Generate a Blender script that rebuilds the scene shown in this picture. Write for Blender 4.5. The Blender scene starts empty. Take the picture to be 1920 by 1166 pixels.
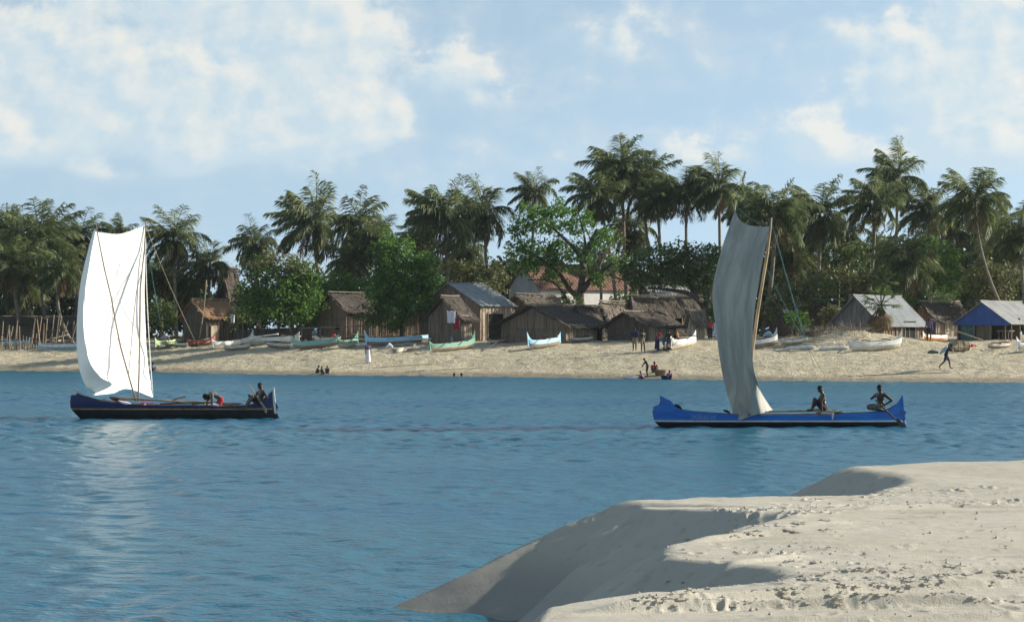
import bpy, bmesh, math, random
import numpy as np
from mathutils import Vector, Matrix, noise as mnoise

# ---------------------------------------------------------------- camera, sky, sun, exposure
scene = bpy.context.scene
FPX, EYE, HORIZON = 4500.0, 3.17, 626.0          # focal length in photo pixels, eye height over the water, horizon row
cam_data = bpy.data.cameras.new("camera")
cam = bpy.data.objects.new("camera", cam_data)
scene.collection.objects.link(cam)
scene.camera = cam
cam.location = (0, 0, EYE)
cam.rotation_euler = (math.radians(90), 0, 0)
cam_data.sensor_width = 36.0
cam_data.lens = 36.0 * FPX / 1920.0
cam_data.shift_y = (HORIZON - 583.0) / 1920.0
cam_data.clip_start = 0.1
cam_data.clip_end = 20000.0

SUN_AZ, SUN_EL = math.radians(13), math.radians(24)   # azimuth from +X towards +Y
SUN = Vector((math.cos(SUN_EL) * math.cos(SUN_AZ), math.cos(SUN_EL) * math.sin(SUN_AZ), math.sin(SUN_EL)))
sun_data = bpy.data.lights.new("sun", 'SUN')
sun_data.energy = 4.6
sun_data.angle = math.radians(0.5)
sun_data.color = (1.0, 0.93, 0.80)
sun = bpy.data.objects.new("sun", sun_data)
scene.collection.objects.link(sun)
sun.rotation_euler = (-SUN).to_track_quat('-Z', 'Y').to_euler()

scene.view_settings.view_transform = 'Standard'
scene.view_settings.look = 'None'
scene.view_settings.exposure = 0.85
scene.view_settings.gamma = 1.0
scene.view_settings.use_curve_mapping = False
scene.cycles.max_bounces = 6
scene.cycles.transparent_max_bounces = 6
scene.cycles.use_denoising = True


class NT:
    """tiny helper to wire shader nodes"""
    def __init__(self, tree):
        self.t = tree
        self.n = tree.nodes
        self.l = tree.links

    def node(self, kind, **kw):
        nd = self.n.new(kind)
        for k, v in kw.items():
            setattr(nd, k, v)
        return nd

    def put(self, sock, v):
        if hasattr(v, 'is_linked') or hasattr(v, 'links'):
            self.l.new(v, sock)
        else:
            sock.default_value = v

    def math(self, op, a, b=0.0, c=None, clamp=False):
        nd = self.node('ShaderNodeMath', operation=op, use_clamp=clamp)
        self.put(nd.inputs[0], a)
        self.put(nd.inputs[1], b)
        if c is not None:
            self.put(nd.inputs[2], c)
        return nd.outputs[0]

    def mix(self, f, a, b):
        nd = self.node('ShaderNodeMix', data_type='RGBA')
        self.put(nd.inputs[0], f)
        self.put(nd.inputs[6], a)
        self.put(nd.inputs[7], b)
        return nd.outputs[2]

    def smooth(self, x, lo, hi):
        nd = self.node('ShaderNodeMapRange', interpolation_type='SMOOTHSTEP')
        self.put(nd.inputs[0], x)
        nd.inputs[1].default_value = lo
        nd.inputs[2].default_value = hi
        return nd.outputs[0]

    def noise(self, vec, scale, detail=4.0, rough=0.55, dist=0.0):
        nd = self.node('ShaderNodeTexNoise')
        self.put(nd.inputs['Vector'], vec)
        nd.inputs['Scale'].default_value = scale
        nd.inputs['Detail'].default_value = detail
        nd.inputs['Roughness'].default_value = rough
        nd.inputs['Distortion'].default_value = dist
        return nd.outputs['Fac']

    def mapping(self, vec, scale=(1, 1, 1), loc=(0, 0, 0), rot=(0, 0, 0)):
        nd = self.node('ShaderNodeMapping')
        self.put(nd.inputs['Vector'], vec)
        nd.inputs['Scale'].default_value = scale
        nd.inputs['Location'].default_value = loc
        nd.inputs['Rotation'].default_value = rot
        return nd.outputs[0]


# cumulus banks: (bearing, elevation) in photo-pixel-sized angles, radii, strength
CLOUDS = [(90, 70, 130, 95, 1.0), (215, 150, 110, 70, .8), (330, 5, 120, 55, 1.0), (430, 190, 150, 90, .75),
          (560, 60, 130, 110, 1.0), (640, 150, 130, 110, .95), (330, 170, 90, 70, .8), (500, 245, 130, 45, .55),
          (845, 125, 75, 55, .9), (930, 190, 70, 30, .5), (355, 300, 60, 30, .7), (10, 265, 28, 45, .9),
          (70, 285, 50, 28, .6), (590, 315, 60, 22, .4), (1150, 60, 110, 45, .75), (1190, 105, 60, 30, .5),
          (1670, 90, 70, 55, .85), (1700, 130, 50, 35, .8), (1830, 40, 90, 90, 1.1), (1890, 130, 110, 130, .95),
          (1500, 255, 75, 40, .85), (1560, 285, 80, 40, .7), (1260, 270, 120, 42, .65), (1010, 240, 80, 40, .45),
          (1780, 220, 130, 60, .75), (1400, 90, 130, 60, .3), (150, 200, 260, 120, .42), (1750, 310, 160, 50, .6),
          (780, 340, 140, 40, .35), (130, 260, 160, 60, .5), (420, 270, 160, 50, .5), (700, 260, 110, 50, .5), (250, 330, 120, 26, .4), (620, 10, 110, 60, .8), (1600, 60, 60, 40, .5), (1640, 180, 120, 60, .45), (1330, 300, 90, 30, .5), (1860, 260, 110, 60, .7), (1120, 190, 120, 40, .3), (1020, 300, 90, 30, .35), (2150, 150, 220, 140, 1.), (-250, 180, 220, 120, 1.), (-600, 60, 250, 140, .9),
          (2700, 40, 300, 180, .9)]

world = bpy.data.worlds.new("World")
scene.world = world
world.use_nodes = True
W = NT(world.node_tree)
W.n.clear()

grp = bpy.data.node_groups.new("cloud_field", 'ShaderNodeTree')
grp.interface.new_socket("u", in_out='INPUT', socket_type='NodeSocketFloat')
grp.interface.new_socket("v", in_out='INPUT', socket_type='NodeSocketFloat')
grp.interface.new_socket("field", in_out='OUTPUT', socket_type='NodeSocketFloat')
G = NT(grp)
gi, go = G.node('NodeGroupInput'), G.node('NodeGroupOutput')
cu, cv = gi.outputs[0], gi.outputs[1]
comb = G.node('ShaderNodeCombineXYZ')
G.put(comb.inputs[0], G.math('MULTIPLY', cu, 0.01))
G.put(comb.inputs[1], G.math('MULTIPLY', cv, 0.012))
big = G.noise(comb.outputs[0], 0.8, 3, .5)
fine = G.noise(comb.outputs[0], .95, 9, .56, .15)
wu = G.math('ADD', cu, G.math('MULTIPLY_ADD', big, 120.0, -60.0))
wv = G.math('ADD', cv, G.math('MULTIPLY_ADD', fine, 90.0, -45.0))
acc = None
for (px, py, rx, ry, am) in CLOUDS:
    a = G.math('MULTIPLY', G.math('SUBTRACT', wu, float(px)), 1.0 / rx)
    b = G.math('MULTIPLY', G.math('SUBTRACT', wv, float(py)), 1.0 / ry)
    q = G.math('MULTIPLY_ADD', a, a, G.math('MULTIPLY', b, b))
    e = G.math('MULTIPLY', G.math('POWER', 2.718, G.math('MULTIPLY', q, -0.9)), am)
    acc = e if acc is None else G.math('ADD', acc, e)
acc = G.math('MINIMUM', acc, 1.25)
veil = G.math('MULTIPLY_ADD', big, 0.5, -0.12)
field = G.math('ADD', G.math('ADD', acc, G.math('MULTIPLY', veil, 0.6)), G.math('MULTIPLY_ADD', fine, 1.9, -1.0))
G.l.new(field, go.inputs[0])

tc = W.node('ShaderNodeTexCoord')
sep = W.node('ShaderNodeSeparateXYZ')
W.l.new(tc.outputs['Generated'], sep.inputs[0])
dx, dy, dz = sep.outputs
U = W.math('MULTIPLY_ADD', W.math('ARCTAN2', dx, dy), FPX, 960.0)
V = W.math('MULTIPLY_ADD', dz, -FPX, HORIZON)


def field_at(du, dv):
    nd = W.node('ShaderNodeGroup')
    nd.node_tree = grp
    W.put(nd.inputs[0], W.math('ADD', U, du))
    W.put(nd.inputs[1], W.math('ADD', V, dv))
    return nd.outputs[0]


f0 = field_at(0.0, 0.0)
f1 = field_at(26.0, -20.0)
dens = W.math('ADD', W.math('MULTIPLY', W.smooth(f0, -0.12, 1.15), 0.58), W.math('MULTIPLY', W.smooth(f0, 0.50, 0.84), 0.36))
lit = W.math('MULTIPLY_ADD', W.math('SUBTRACT', f0, f1), 1.5, 0.34, clamp=True)
sky = W.node('ShaderNodeTexSky', sky_type='NISHITA', sun_disc=False)
sky.sun_elevation = SUN_EL
sky.sun_rotation = math.pi / 2 - SUN_AZ
sky.air_density = 1.0
sky.dust_density = 0.2
sky.ozone_density = 1.5
vv = W.node('ShaderNodeCombineXYZ')
W.put(vv.inputs[0], dx)
W.put(vv.inputs[1], dy)
W.put(vv.inputs[2], W.math('MULTIPLY_ADD', dz, 1.0, 0.22))   # thin tropical air: the pale band by the horizon is kept low
vn = W.node('ShaderNodeVectorMath', operation='NORMALIZE')
W.l.new(vv.outputs[0], vn.inputs[0])
W.l.new(vn.outputs[0], sky.inputs['Vector'])
SKY_K = 0.104
hsv = W.node('ShaderNodeHueSaturation')
hsv.inputs['Saturation'].default_value = 0.70
hsv.inputs['Hue'].default_value = 0.482
W.l.new(sky.outputs[0], hsv.inputs['Color'])
sc_ = W.node('ShaderNodeVectorMath', operation='SCALE')
W.l.new(hsv.outputs[0], sc_.inputs[0])
sc_.inputs['Scale'].default_value = SKY_K
cloud_col = W.mix(lit, (0.345, 0.42, 0.462, 1), (0.52, 0.507, 0.462, 1))
final = W.mix(W.math('MULTIPLY', dens, 0.82), sc_.outputs[0], cloud_col)
bg = W.node('ShaderNodeBackground')
W.l.new(final, bg.inputs[0])
bg.inputs[1].default_value = 1.0
wo = W.node('ShaderNodeOutputWorld')
W.l.new(bg.outputs[0], wo.inputs[0])


# ---------------------------------------------------------------- helpers
def at(px, py, Y):
    """world point at distance Y seen in photo pixel px, py"""
    return Vector(((px - 960.0) / FPX * Y, Y, EYE - (py - HORIZON) / FPX * Y))


def tag(o, label=None, cat=None, group=None, kind=None):
    if label:
        o["label"] = label
    if cat:
        o["category"] = cat
    if group:
        o["group"] = group
    if kind:
        o["kind"] = kind
    return o


def thing(name, label, cat, loc, rotz=0.0, group=None):
    o = bpy.data.objects.new(name, None)
    o.empty_display_size = 0.2
    scene.collection.objects.link(o)
    o.location = loc
    o.rotation_euler = (0, 0, rotz)
    return tag(o, label, cat, group)


def link_mesh(name, me, parent=None, loc=(0, 0, 0)):
    o = bpy.data.objects.new(name, me)
    scene.collection.objects.link(o)
    if parent is not None:
        o.parent = parent
    o.location = loc
    return o


class MB:
    """collects shapes of ONE mesh object"""
    def __init__(self):
        self.v, self.f, self.m = [], [], []

    def add(self, vs, fs, mi=0):
        b = len(self.v)
        self.v += [tuple(p) for p in vs]
        self.f += [tuple(b + i for i in f) for f in fs]
        self.m += [mi] * len(fs)

    def box(self, c, s, mi=0, mat=None):
        c = Vector(c)
        vs = []
        for i in range(8):
            p = Vector(((i & 1) - .5, ((i >> 1) & 1) - .5, ((i >> 2) & 1) - .5))
            p = Vector((p.x * s[0], p.y * s[1], p.z * s[2]))
            if mat is not None:
                p = mat @ p
            vs.append(c + p)
        self.add(vs, [(0, 2, 3, 1), (4, 5, 7, 6), (0, 1, 5, 4), (2, 6, 7, 3), (0, 4, 6, 2), (1, 3, 7, 5)], mi)

    def tube(self, pts, rad, n=8, mi=0, cap=True):
        pts = [Vector(p) for p in pts]
        if not hasattr(rad, '__len__'):
            rad = [rad] * len(pts)
        vs, fs = [], []
        ref = None
        for i, p in enumerate(pts):
            d = (pts[min(i + 1, len(pts) - 1)] - pts[max(i - 1, 0)])
            d = d.normalized() if d.length > 1e-9 else Vector((0, 0, 1))
            if ref is None:
                ref = d.orthogonal().normalized()
            ref = (ref - d * ref.dot(d))
            ref = ref.normalized() if ref.length > 1e-6 else d.orthogonal().normalized()
            b = d.cross(ref)
            for k in range(n):
                a = 2 * math.pi * k / n
                vs.append(p + (ref * math.cos(a) + b * math.sin(a)) * rad[i])
        for i in range(len(pts) - 1):
            for k in range(n):
                k2 = (k + 1) % n
                fs.append((i * n + k, i * n + k2, (i + 1) * n + k2, (i + 1) * n + k))
        if cap:
            fs.append(tuple(range(n))[::-1])
            fs.append(tuple((len(pts) - 1) * n + k for k in range(n)))
        self.add(vs, fs, mi)

    def grid(self, rows, mi=0, closed=False):
        r, c = len(rows), len(rows[0])
        vs = [p for row in rows for p in row]
        fs = []
        for i in range(r - 1):
            for j in range(c if closed else c - 1):
                j2 = (j + 1) % c
                fs.append((i * c + j, i * c + j2, (i + 1) * c + j2, (i + 1) * c + j))
        self.add(vs, fs, mi)

    def ellipsoid(self, c, r, mi=0, n=14, m=9, mat=None, zmin=-1.0):
        c = Vector(c)
        rows = []
        for i in range(m + 1):
            ph = -math.pi / 2 + math.pi * i / m
            z = max(math.sin(ph), zmin)
            row = []
            for k in range(n):
                a = 2 * math.pi * k / n
                p = Vector((math.cos(ph) * math.cos(a) * r[0], math.cos(ph) * math.sin(a) * r[1], z * r[2]))
                if mat is not None:
                    p = mat @ p
                row.append(c + p)
            rows.append(row)
        self.grid(rows, mi, closed=True)

    def prism(self, poly, off, mi=0):
        """closed outline poly (3D points) given thickness by vector off"""
        off = Vector(off)
        n = len(poly)
        vs = [Vector(p) - off * .5 for p in poly] + [Vector(p) + off * .5 for p in poly]
        fs = [tuple(range(n)), tuple(range(2 * n - 1, n - 1, -1))]
        for i in range(n):
            j = (i + 1) % n
            fs.append((i, i + n, j + n, j))
        self.add(vs, fs, mi)

    def build(self, name, mats, parent=None, world=True, smooth=False, loc=(0, 0, 0)):
        """world=True: points are world points, moved into the parent's frame"""
        vs = self.v
        if parent is not None and world:
            inv = Matrix.LocRotScale(parent.location, parent.rotation_euler, parent.scale).inverted()
            vs = [tuple(inv @ Vector(p)) for p in vs]
        me = bpy.data.meshes.new(name)
        me.from_pydata(vs, [], self.f)
        mats = mats if isinstance(mats, (list, tuple)) else [mats]
        for mt in mats:
            me.materials.append(mt)
        if len(mats) > 1:
            me.polygons.foreach_set('material_index', self.m)
        if smooth:
            me.polygons.foreach_set('use_smooth', [True] * len(me.polygons))
        bm = bmesh.new()
        bm.from_mesh(me)
        bmesh.ops.recalc_face_normals(bm, faces=bm.faces)
        bm.to_mesh(me)
        bm.free()
        me.update()
        return link_mesh(name, me, parent, loc)


def np_mesh(name, verts, faces_flat, nper, mat, smooth=False):
    me = bpy.data.meshes.new(name)
    nv, nf = len(verts), len(faces_flat) // nper
    me.vertices.add(nv)
    me.vertices.foreach_set('co', np.asarray(verts, dtype=np.float32).ravel())
    me.loops.add(len(faces_flat))
    me.loops.foreach_set('vertex_index', np.asarray(faces_flat, dtype=np.int32))
    me.polygons.add(nf)
    me.polygons.foreach_set('loop_start', np.arange(0, nf * nper, nper, dtype=np.int32))
    me.polygons.foreach_set('loop_total', np.full(nf, nper, dtype=np.int32))
    if smooth:
        me.polygons.foreach_set('use_smooth', np.ones(nf, dtype=bool))
    me.materials.append(mat)
    me.update(calc_edges=True)
    return me


# ---------------------------------------------------------------- materials
def pmat(name, c1, c2=None, scale=3.0, rough=0.85, bump=0.0, bscale=30.0, stretch=(1, 1, 1), trans=0.0,
         island=0.0, spec=0.3, detail=5, lo=.35, hi=.65, bdist=.02):
    m = bpy.data.materials.new(name)
    m.use_nodes = True
    t = NT(m.node_tree)
    t.n.clear()
    c2 = c2 or tuple(x * .75 for x in c1)
    tcn = t.node('ShaderNodeTexCoord')
    vec = t.mapping(tcn.outputs['Object'], stretch)
    f = t.smooth(t.noise(vec, scale, detail, .6), lo, hi)
    col = t.mix(f, (*c1, 1), (*c2, 1))
    if island:
        geo = t.node('ShaderNodeNewGeometry')
        h = t.node('ShaderNodeHueSaturation')
        t.put(h.inputs['Value'], t.math('MULTIPLY_ADD', geo.outputs['Random Per Island'], island * 2, 1 - island))
        t.put(h.inputs['Hue'], t.math('MULTIPLY_ADD', geo.outputs['Random Per Island'], -.04, .52))
        t.put(h.inputs['Color'], col)
        col = h.outputs[0]
    p = t.node('ShaderNodeBsdfPrincipled')
    t.put(p.inputs['Base Color'], col)
    p.inputs['Roughness'].default_value = rough
    p.inputs['Specular IOR Level'].default_value = spec
    if bump:
        b = t.node('ShaderNodeBump')
        b.inputs['Strength'].default_value = bump
        b.inputs['Distance'].default_value = bdist
        t.put(b.inputs['Height'], t.noise(vec, bscale, 4, .6))
        t.put(p.inputs['Normal'], b.outputs[0])
    out = t.node('ShaderNodeOutputMaterial')
    sh = p.outputs[0]
    if trans:
        tr = t.node('ShaderNodeBsdfTranslucent')
        t.put(tr.inputs['Color'], col)
        mx = t.node('ShaderNodeMixShader')
        mx.inputs[0].default_value = trans
        t.l.new(sh, mx.inputs[1])
        t.l.new(tr.outputs[0], mx.inputs[2])
        sh = mx.outputs[0]
    t.l.new(sh, out.inputs[0])
    return m


def sand_mat(name, c1, c2, wet, wet_z, fine=60.0, clod=3.0, strength=.5, dist=.03):
    m = bpy.data.materials.new(name)
    m.use_nodes = True
    t = NT(m.node_tree)
    t.n.clear()
    geo = t.node('ShaderNodeNewGeometry')
    pos = geo.outputs['Position']
    n1 = t.noise(pos, .35, 5, .6)
    n2 = t.noise(pos, clod, 6, .65)
    col = t.mix(t.smooth(n1, .35, .65), (*c1, 1), (*c2, 1))
    dark = t.mix(.5, col, (c2[0] * .62, c2[1] * .58, c2[2] * .52, 1))
    col = t.mix(t.math('MULTIPLY', t.smooth(n2, .52, .68), .70), col, dark)
    sp = t.node('ShaderNodeSeparateXYZ')
    t.l.new(pos, sp.inputs[0])
    zz = t.math('ADD', sp.outputs[2], t.math('MULTIPLY_ADD', n2, .16, -.08))
    dry = t.smooth(zz, wet_z * .25, wet_z)
    col = t.mix(dry, (*wet, 1), col)
    p = t.node('ShaderNodeBsdfPrincipled')
    t.put(p.inputs['Base Color'], col)
    t.put(p.inputs['Roughness'], t.math('MULTIPLY_ADD', dry, .45, .5))
    p.inputs['Specular IOR Level'].default_value = .2
    b = t.node('ShaderNodeBump')
    b.inputs['Strength'].default_value = strength
    b.inputs['Distance'].default_value = dist
    t.put(b.inputs['Height'], t.math('ADD', t.noise(pos, fine, 4, .65), t.math('MULTIPLY', n2, 2.0)))
    t.put(p.inputs['Normal'], b.outputs[0])
    o = t.node('ShaderNodeOutputMaterial')
    t.l.new(p.outputs[0], o.inputs[0])
    return m


def water_mat():
    m = bpy.data.materials.new("water")
    m.use_nodes = True
    t = NT(m.node_tree)
    t.n.clear()
    geo = t.node('ShaderNodeNewGeometry')
    pos = geo.outputs['Position']
    vec = t.mapping(pos, (.85, 1.0, 1.0), rot=(0, 0, math.radians(12)))
    patch = t.noise(t.mapping(pos, (.35, 1, 1)), .05, 4, .6)
    col = t.mix(t.smooth(patch, .35, .65), (.008, .092, .160, 1), (.016, .108, .156, 1))
    p = t.node('ShaderNodeBsdfPrincipled')
    t.put(p.inputs['Base Color'], col)
    p.inputs['Roughness'].default_value = .27
    p.inputs['IOR'].default_value = 1.33
    h2 = t.noise(vec, 2.6, 3, .6, .3)
    h3 = t.noise(vec, 8.5, 3, .6)
    gust = t.math('MULTIPLY_ADD', t.smooth(t.noise(t.mapping(pos, (.25, 1, 1)), .07, 3, .5), .3, .7), .8, .5)
    h = t.math('MULTIPLY', t.math('ADD', t.math('MULTIPLY', h2, .075), t.math('MULTIPLY', h3, .04)), gust)
    b = t.node('ShaderNodeBump')
    b.inputs['Strength'].default_value = 1.0
    b.inputs['Distance'].default_value = 1.0
    t.put(b.inputs['Height'], h)
    t.put(p.inputs['Normal'], b.outputs[0])
    o = t.node('ShaderNodeOutputMaterial')
    t.l.new(p.outputs[0], o.inputs[0])
    return m


def cloth_mat(name, c1, c2, trans, bump=.3):
    return pmat(name, c1, c2, scale=1.2, rough=.9, bump=bump, bscale=6, trans=trans, spec=.1, stretch=(1.5, 1.5, .35), bdist=.04)


M = dict(
    beach=sand_mat("beach_sand", (.51, .45, .325), (.45, .39, .27), (.30, .245, .165), .42, fine=6, clod=2.0, strength=1.0, dist=.16),
    bank=sand_mat("bank_sand", (.47, .435, .365), (.43, .395, .32), (.25, .235, .205), .75, fine=70, clod=5, strength=.6, dist=.014),  # wet tone carried high up the bank, also deepening its face's shade
    water=water_mat(),
    palm=pmat("palm_leaf", (.175, .205, .080), (.100, .132, .054), scale=.6, rough=.55, trans=.42, island=.5, spec=.25),
    palm_dry=pmat("dry_frond", (.20, .145, .075), (.12, .08, .04), scale=1, trans=.2, island=.35),
    coconut=pmat("coconut", (.42, .25, .04), (.30, .17, .03), scale=5, rough=.5),
    trunk=pmat("palm_bark", (.22, .19, .15), (.13, .11, .085), scale=2, bump=.6, bscale=8, stretch=(1, 1, 3)),
    bark=pmat("tree_bark", (.10, .082, .064), (.055, .045, .036), scale=3, bump=.6, bscale=12),
    grey_bark=pmat("grey_branch", (.17, .15, .13), (.10, .09, .08), scale=3, bump=.5),
    leaf_bright=pmat("bright_leaf", (.130, .245, .045), (.072, .150, .030), scale=.5, rough=.6, trans=.42, island=.45, spec=.2),
    leaf_olive=pmat("olive_leaf", (.165, .170, .055), (.105, .118, .042), scale=.5, rough=.6, trans=.25, island=.4),
    leaf_mid=pmat("mid_leaf", (.130, .180, .055), (.080, .118, .040), scale=.5, rough=.6, trans=.36, island=.45, spec=.2),
    leaf_dark=pmat("dark_leaf", (.100, .138, .056), (.066, .098, .042), scale=.4, rough=.6, trans=.2, island=.4),
    thatch=pmat("dark_thatch", (.10, .080, .063), (.045, .037, .030), scale=3, bump=.9, bscale=9, stretch=(3, 3, .8), island=.25, bdist=.06),
    thatch_brown=pmat("brown_thatch", (.33, .20, .10), (.20, .115, .06), scale=3, bump=.9, bscale=9, stretch=(3, 3, .8), island=.25, bdist=.06),
    thatch_grey=pmat("grey_thatch", (.20, .168, .13), (.085, .072, .058), scale=3, bump=.9, bscale=9, stretch=(3, 3, .8), island=.25, bdist=.06),
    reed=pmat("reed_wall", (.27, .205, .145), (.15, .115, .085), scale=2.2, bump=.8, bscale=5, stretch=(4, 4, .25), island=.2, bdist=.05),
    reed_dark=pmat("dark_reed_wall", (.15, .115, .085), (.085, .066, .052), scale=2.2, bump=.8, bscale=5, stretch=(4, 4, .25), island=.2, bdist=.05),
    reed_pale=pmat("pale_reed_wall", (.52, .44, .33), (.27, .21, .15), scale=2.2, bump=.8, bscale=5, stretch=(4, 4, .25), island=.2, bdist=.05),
    mat_grey=pmat("grey_mat_wall", (.20, .19, .175), (.13, .122, .112), scale=2, bump=.5, bscale=5, stretch=(2, 2, .6)),
    tin=pmat("corrugated_tin", (.235, .25, .255), (.17, .18, .185), scale=1.2, rough=.5, spec=.5, stretch=(1, 1, .4)),
    tin_pale=pmat("pale_roof_sheet", (.31, .31, .295), (.23, .23, .22), scale=1.2, rough=.7),
    tin_rust=pmat("rusty_roof", (.20, .105, .070), (.125, .068, .05), scale=1.0, rough=.8, bump=.4, bscale=6),
    plaster=pmat("white_plaster", (.78, .76, .72), (.66, .64, .60), scale=1),
    plaster_grey=pmat("grey_plaster", (.40, .41, .42), (.33, .34, .35), scale=1),
    tarp_blue=pmat("blue_tarp", (.045, .095, .30), (.035, .075, .24), scale=1.5, rough=.6),
    net_green=pmat("green_net", (.10, .17, .15), (.07, .12, .11), scale=3),
    hollow=pmat("opening_shade", (.012, .011, .010), (.008, .008, .008), rough=1),  # near-black for flat panels: painted shade of door and window openings
    pole=pmat("bare_pole", (.42, .32, .20), (.29, .215, .135), scale=4, stretch=(1, 1, .3)),
    pole_grey=pmat("weathered_pole", (.27, .225, .18), (.17, .14, .11), scale=4, stretch=(1, 1, .3)),
    pole_dark=pmat("dark_pole", (.075, .06, .05), (.045, .038, .033), scale=4),
    rope_teal=pmat("teal_rope", (.09, .24, .24), (.07, .18, .19), scale=5),
    rope_tan=pmat("tan_rope", (.38, .30, .17), (.28, .22, .13), scale=5),
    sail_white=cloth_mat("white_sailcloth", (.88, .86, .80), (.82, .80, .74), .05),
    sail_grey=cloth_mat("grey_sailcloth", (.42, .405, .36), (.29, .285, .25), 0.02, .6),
    hull_navy=pmat("navy_paint", (.014, .026, .110), (.010, .018, .080), scale=2.2, stretch=(.5, 1, 2.5), rough=.45, spec=.4),
    hull_blue=pmat("blue_paint", (.030, .190, .60), (.022, .135, .46), scale=2.0, stretch=(.5, 1, 2.5), rough=.5, spec=.35),
    hull_black=pmat("black_pitch", (.010, .010, .012), (.018, .017, .018), scale=4, rough=.6, spec=.3),
    stripe_gold=pmat("ochre_paint", (.42, .24, .07), (.26, .13, .05), scale=4, rough=.6),
    white=pmat("white_paint", (.78, .77, .73), (.62, .60, .55), scale=2.5, rough=.6),
    cream=pmat("cream_paint", (.72, .66, .52), (.55, .49, .38), scale=2.5, rough=.65),
    wood=pmat("weathered_wood", (.34, .28, .21), (.22, .18, .135), scale=2.5, rough=.85, stretch=(.5, .5, 2)),
    wood_brown=pmat("brown_wood", (.17, .10, .06), (.11, .065, .04), scale=3),
    sky_blue=pmat("sky_blue_paint", (.36, .64, .80), (.28, .54, .70), scale=2.5, rough=.6),
    teal=pmat("teal_paint", (.16, .42, .36), (.28, .48, .42), scale=2.5, rough=.6),
    green=pmat("green_paint", (.10, .29, .20), (.16, .33, .25), scale=2.5, rough=.6),
    lime=pmat("lime_paint", (.42, .56, .28), (.34, .48, .24), scale=2.5, rough=.6),
    red=pmat("red_paint", (.42, .07, .05), (.32, .06, .045), scale=2.5, rough=.6),
    orange=pmat("orange_cloth", (.45, .19, .07), (.34, .14, .06), scale=2.5),
    skin=pmat("dark_skin", (.055, .034, .026), (.045, .028, .021), scale=6, rough=.5, spec=.4),
    hair=pmat("black_hair", (.008, .008, .008), (.012, .011, .01), scale=60, bump=.5, bscale=120, rough=.8),
    eye=pmat("eye_white", (.5, .48, .45), (.45, .43, .4), rough=.4),
    lip=pmat("lips", (.05, .02, .018), (.045, .02, .017)),
    c_navy=pmat("navy_cloth", (.02, .03, .09), (.015, .022, .07), scale=6),
    c_black=pmat("black_cloth", (.016, .016, .02), (.022, .02, .024), scale=6),
    c_red=pmat("red_cloth", (.36, .03, .035), (.27, .025, .03), scale=6),
    c_pink=pmat("pink_cloth", (.50, .17, .30), (.40, .14, .24), scale=6),
    c_purple=pmat("purple_cloth", (.12, .08, .15), (.09, .06, .12), scale=6),
    c_white=pmat("white_cloth", (.72, .69, .74), (.6, .58, .63), scale=6),
    c_tan=pmat("tan_cloth", (.28, .22, .14), (.21, .165, .10), scale=6),
    c_blue=pmat("blue_cloth", (.03, .09, .26), (.022, .07, .2), scale=6),
    c_lblue=pmat("pale_blue_cloth", (.32, .46, .55), (.26, .38, .46), scale=6),
    c_plaid=pmat("grey_check_cloth", (.16, .15, .14), (.05, .05, .05), scale=22, lo=.45, hi=.55),
    c_green=pmat("green_cloth", (.05, .26, .12), (.04, .2, .09), scale=6),
    foam=pmat("water_foam", (.75, .77, .77), (.6, .64, .65), scale=6),
)
# ---------------------------------------------------------------- terrain of the far shore
SHORE = []
for px, py in [(-700, 691), (0, 695), (150, 696.5), (300, 698), (450, 701), (600, 703.5), (900, 706), (1200, 710.5), (1500, 714.5), (1900, 717.5), (2700, 722)]:
    Y = FPX * EYE / (py - HORIZON)
    SHORE.append(((px - 960) / FPX * Y, Y))
SHX = np.array([s[0] for s in SHORE])
SHY = np.array([s[1] for s in SHORE])
PROF_D = np.array([-60, -8, 0, 3, 5, 8, 10, 13, 17, 23, 32, 45, 80, 3000])
PROF_Z = np.array([-3, -.7, 0, .42, .60, .95, 1.20, 1.55, 1.87, 2.28, 2.66, 2.92, 3.05, 3.1])
# (px, distance, height, radius along X, radius along Y): hummocks of blown sand
MOUNDS = [(1590, 181, 1.15, 3.6, 3.0), (1500, 184, .5, 2.5, 3), (1700, 182, .35, 2.2, 3), (700, 205, .2, 5, 3), (1280, 188, .25, 4, 3)]


def terrain_np(X, Y):
    d = Y - np.interp(X, SHX, SHY)
    z = np.interp(d, PROF_D, PROF_Z)
    for px, my, h, rx, ry in MOUNDS:
        mx = (px - 960) / FPX * my
        z = z + h * np.exp(-((X - mx) / rx) ** 2 - ((Y - my) / ry) ** 2)
    return z


def T(x, y):
    return float(terrain_np(np.array([x]), np.array([y]))[0])


def ground(px, py, y0=150.0, y1=262.0):
    """point of the far shore seen in photo pixel px, py"""
    ys = np.linspace(y0, y1, 1500)
    xs = (px - 960) / FPX * ys
    gap = (EYE - (py - HORIZON) / FPX * ys) - terrain_np(xs, ys)
    i = int(np.argmax(gap <= 0)) if (gap <= 0).any() else int(np.argmin(gap))
    return Vector((xs[i], ys[i], terrain_np(xs[i:i + 1], ys[i:i + 1])[0]))


def base(px, Y):
    x = (px - 960) / FPX * Y
    return Vector((x, Y, T(x, Y)))


def grid_faces(r, c):
    i = np.arange(r - 1)[:, None] * c + np.arange(c - 1)[None, :]
    return np.stack([i, i + 1, i + c + 1, i + c], -1).reshape(-1)


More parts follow.
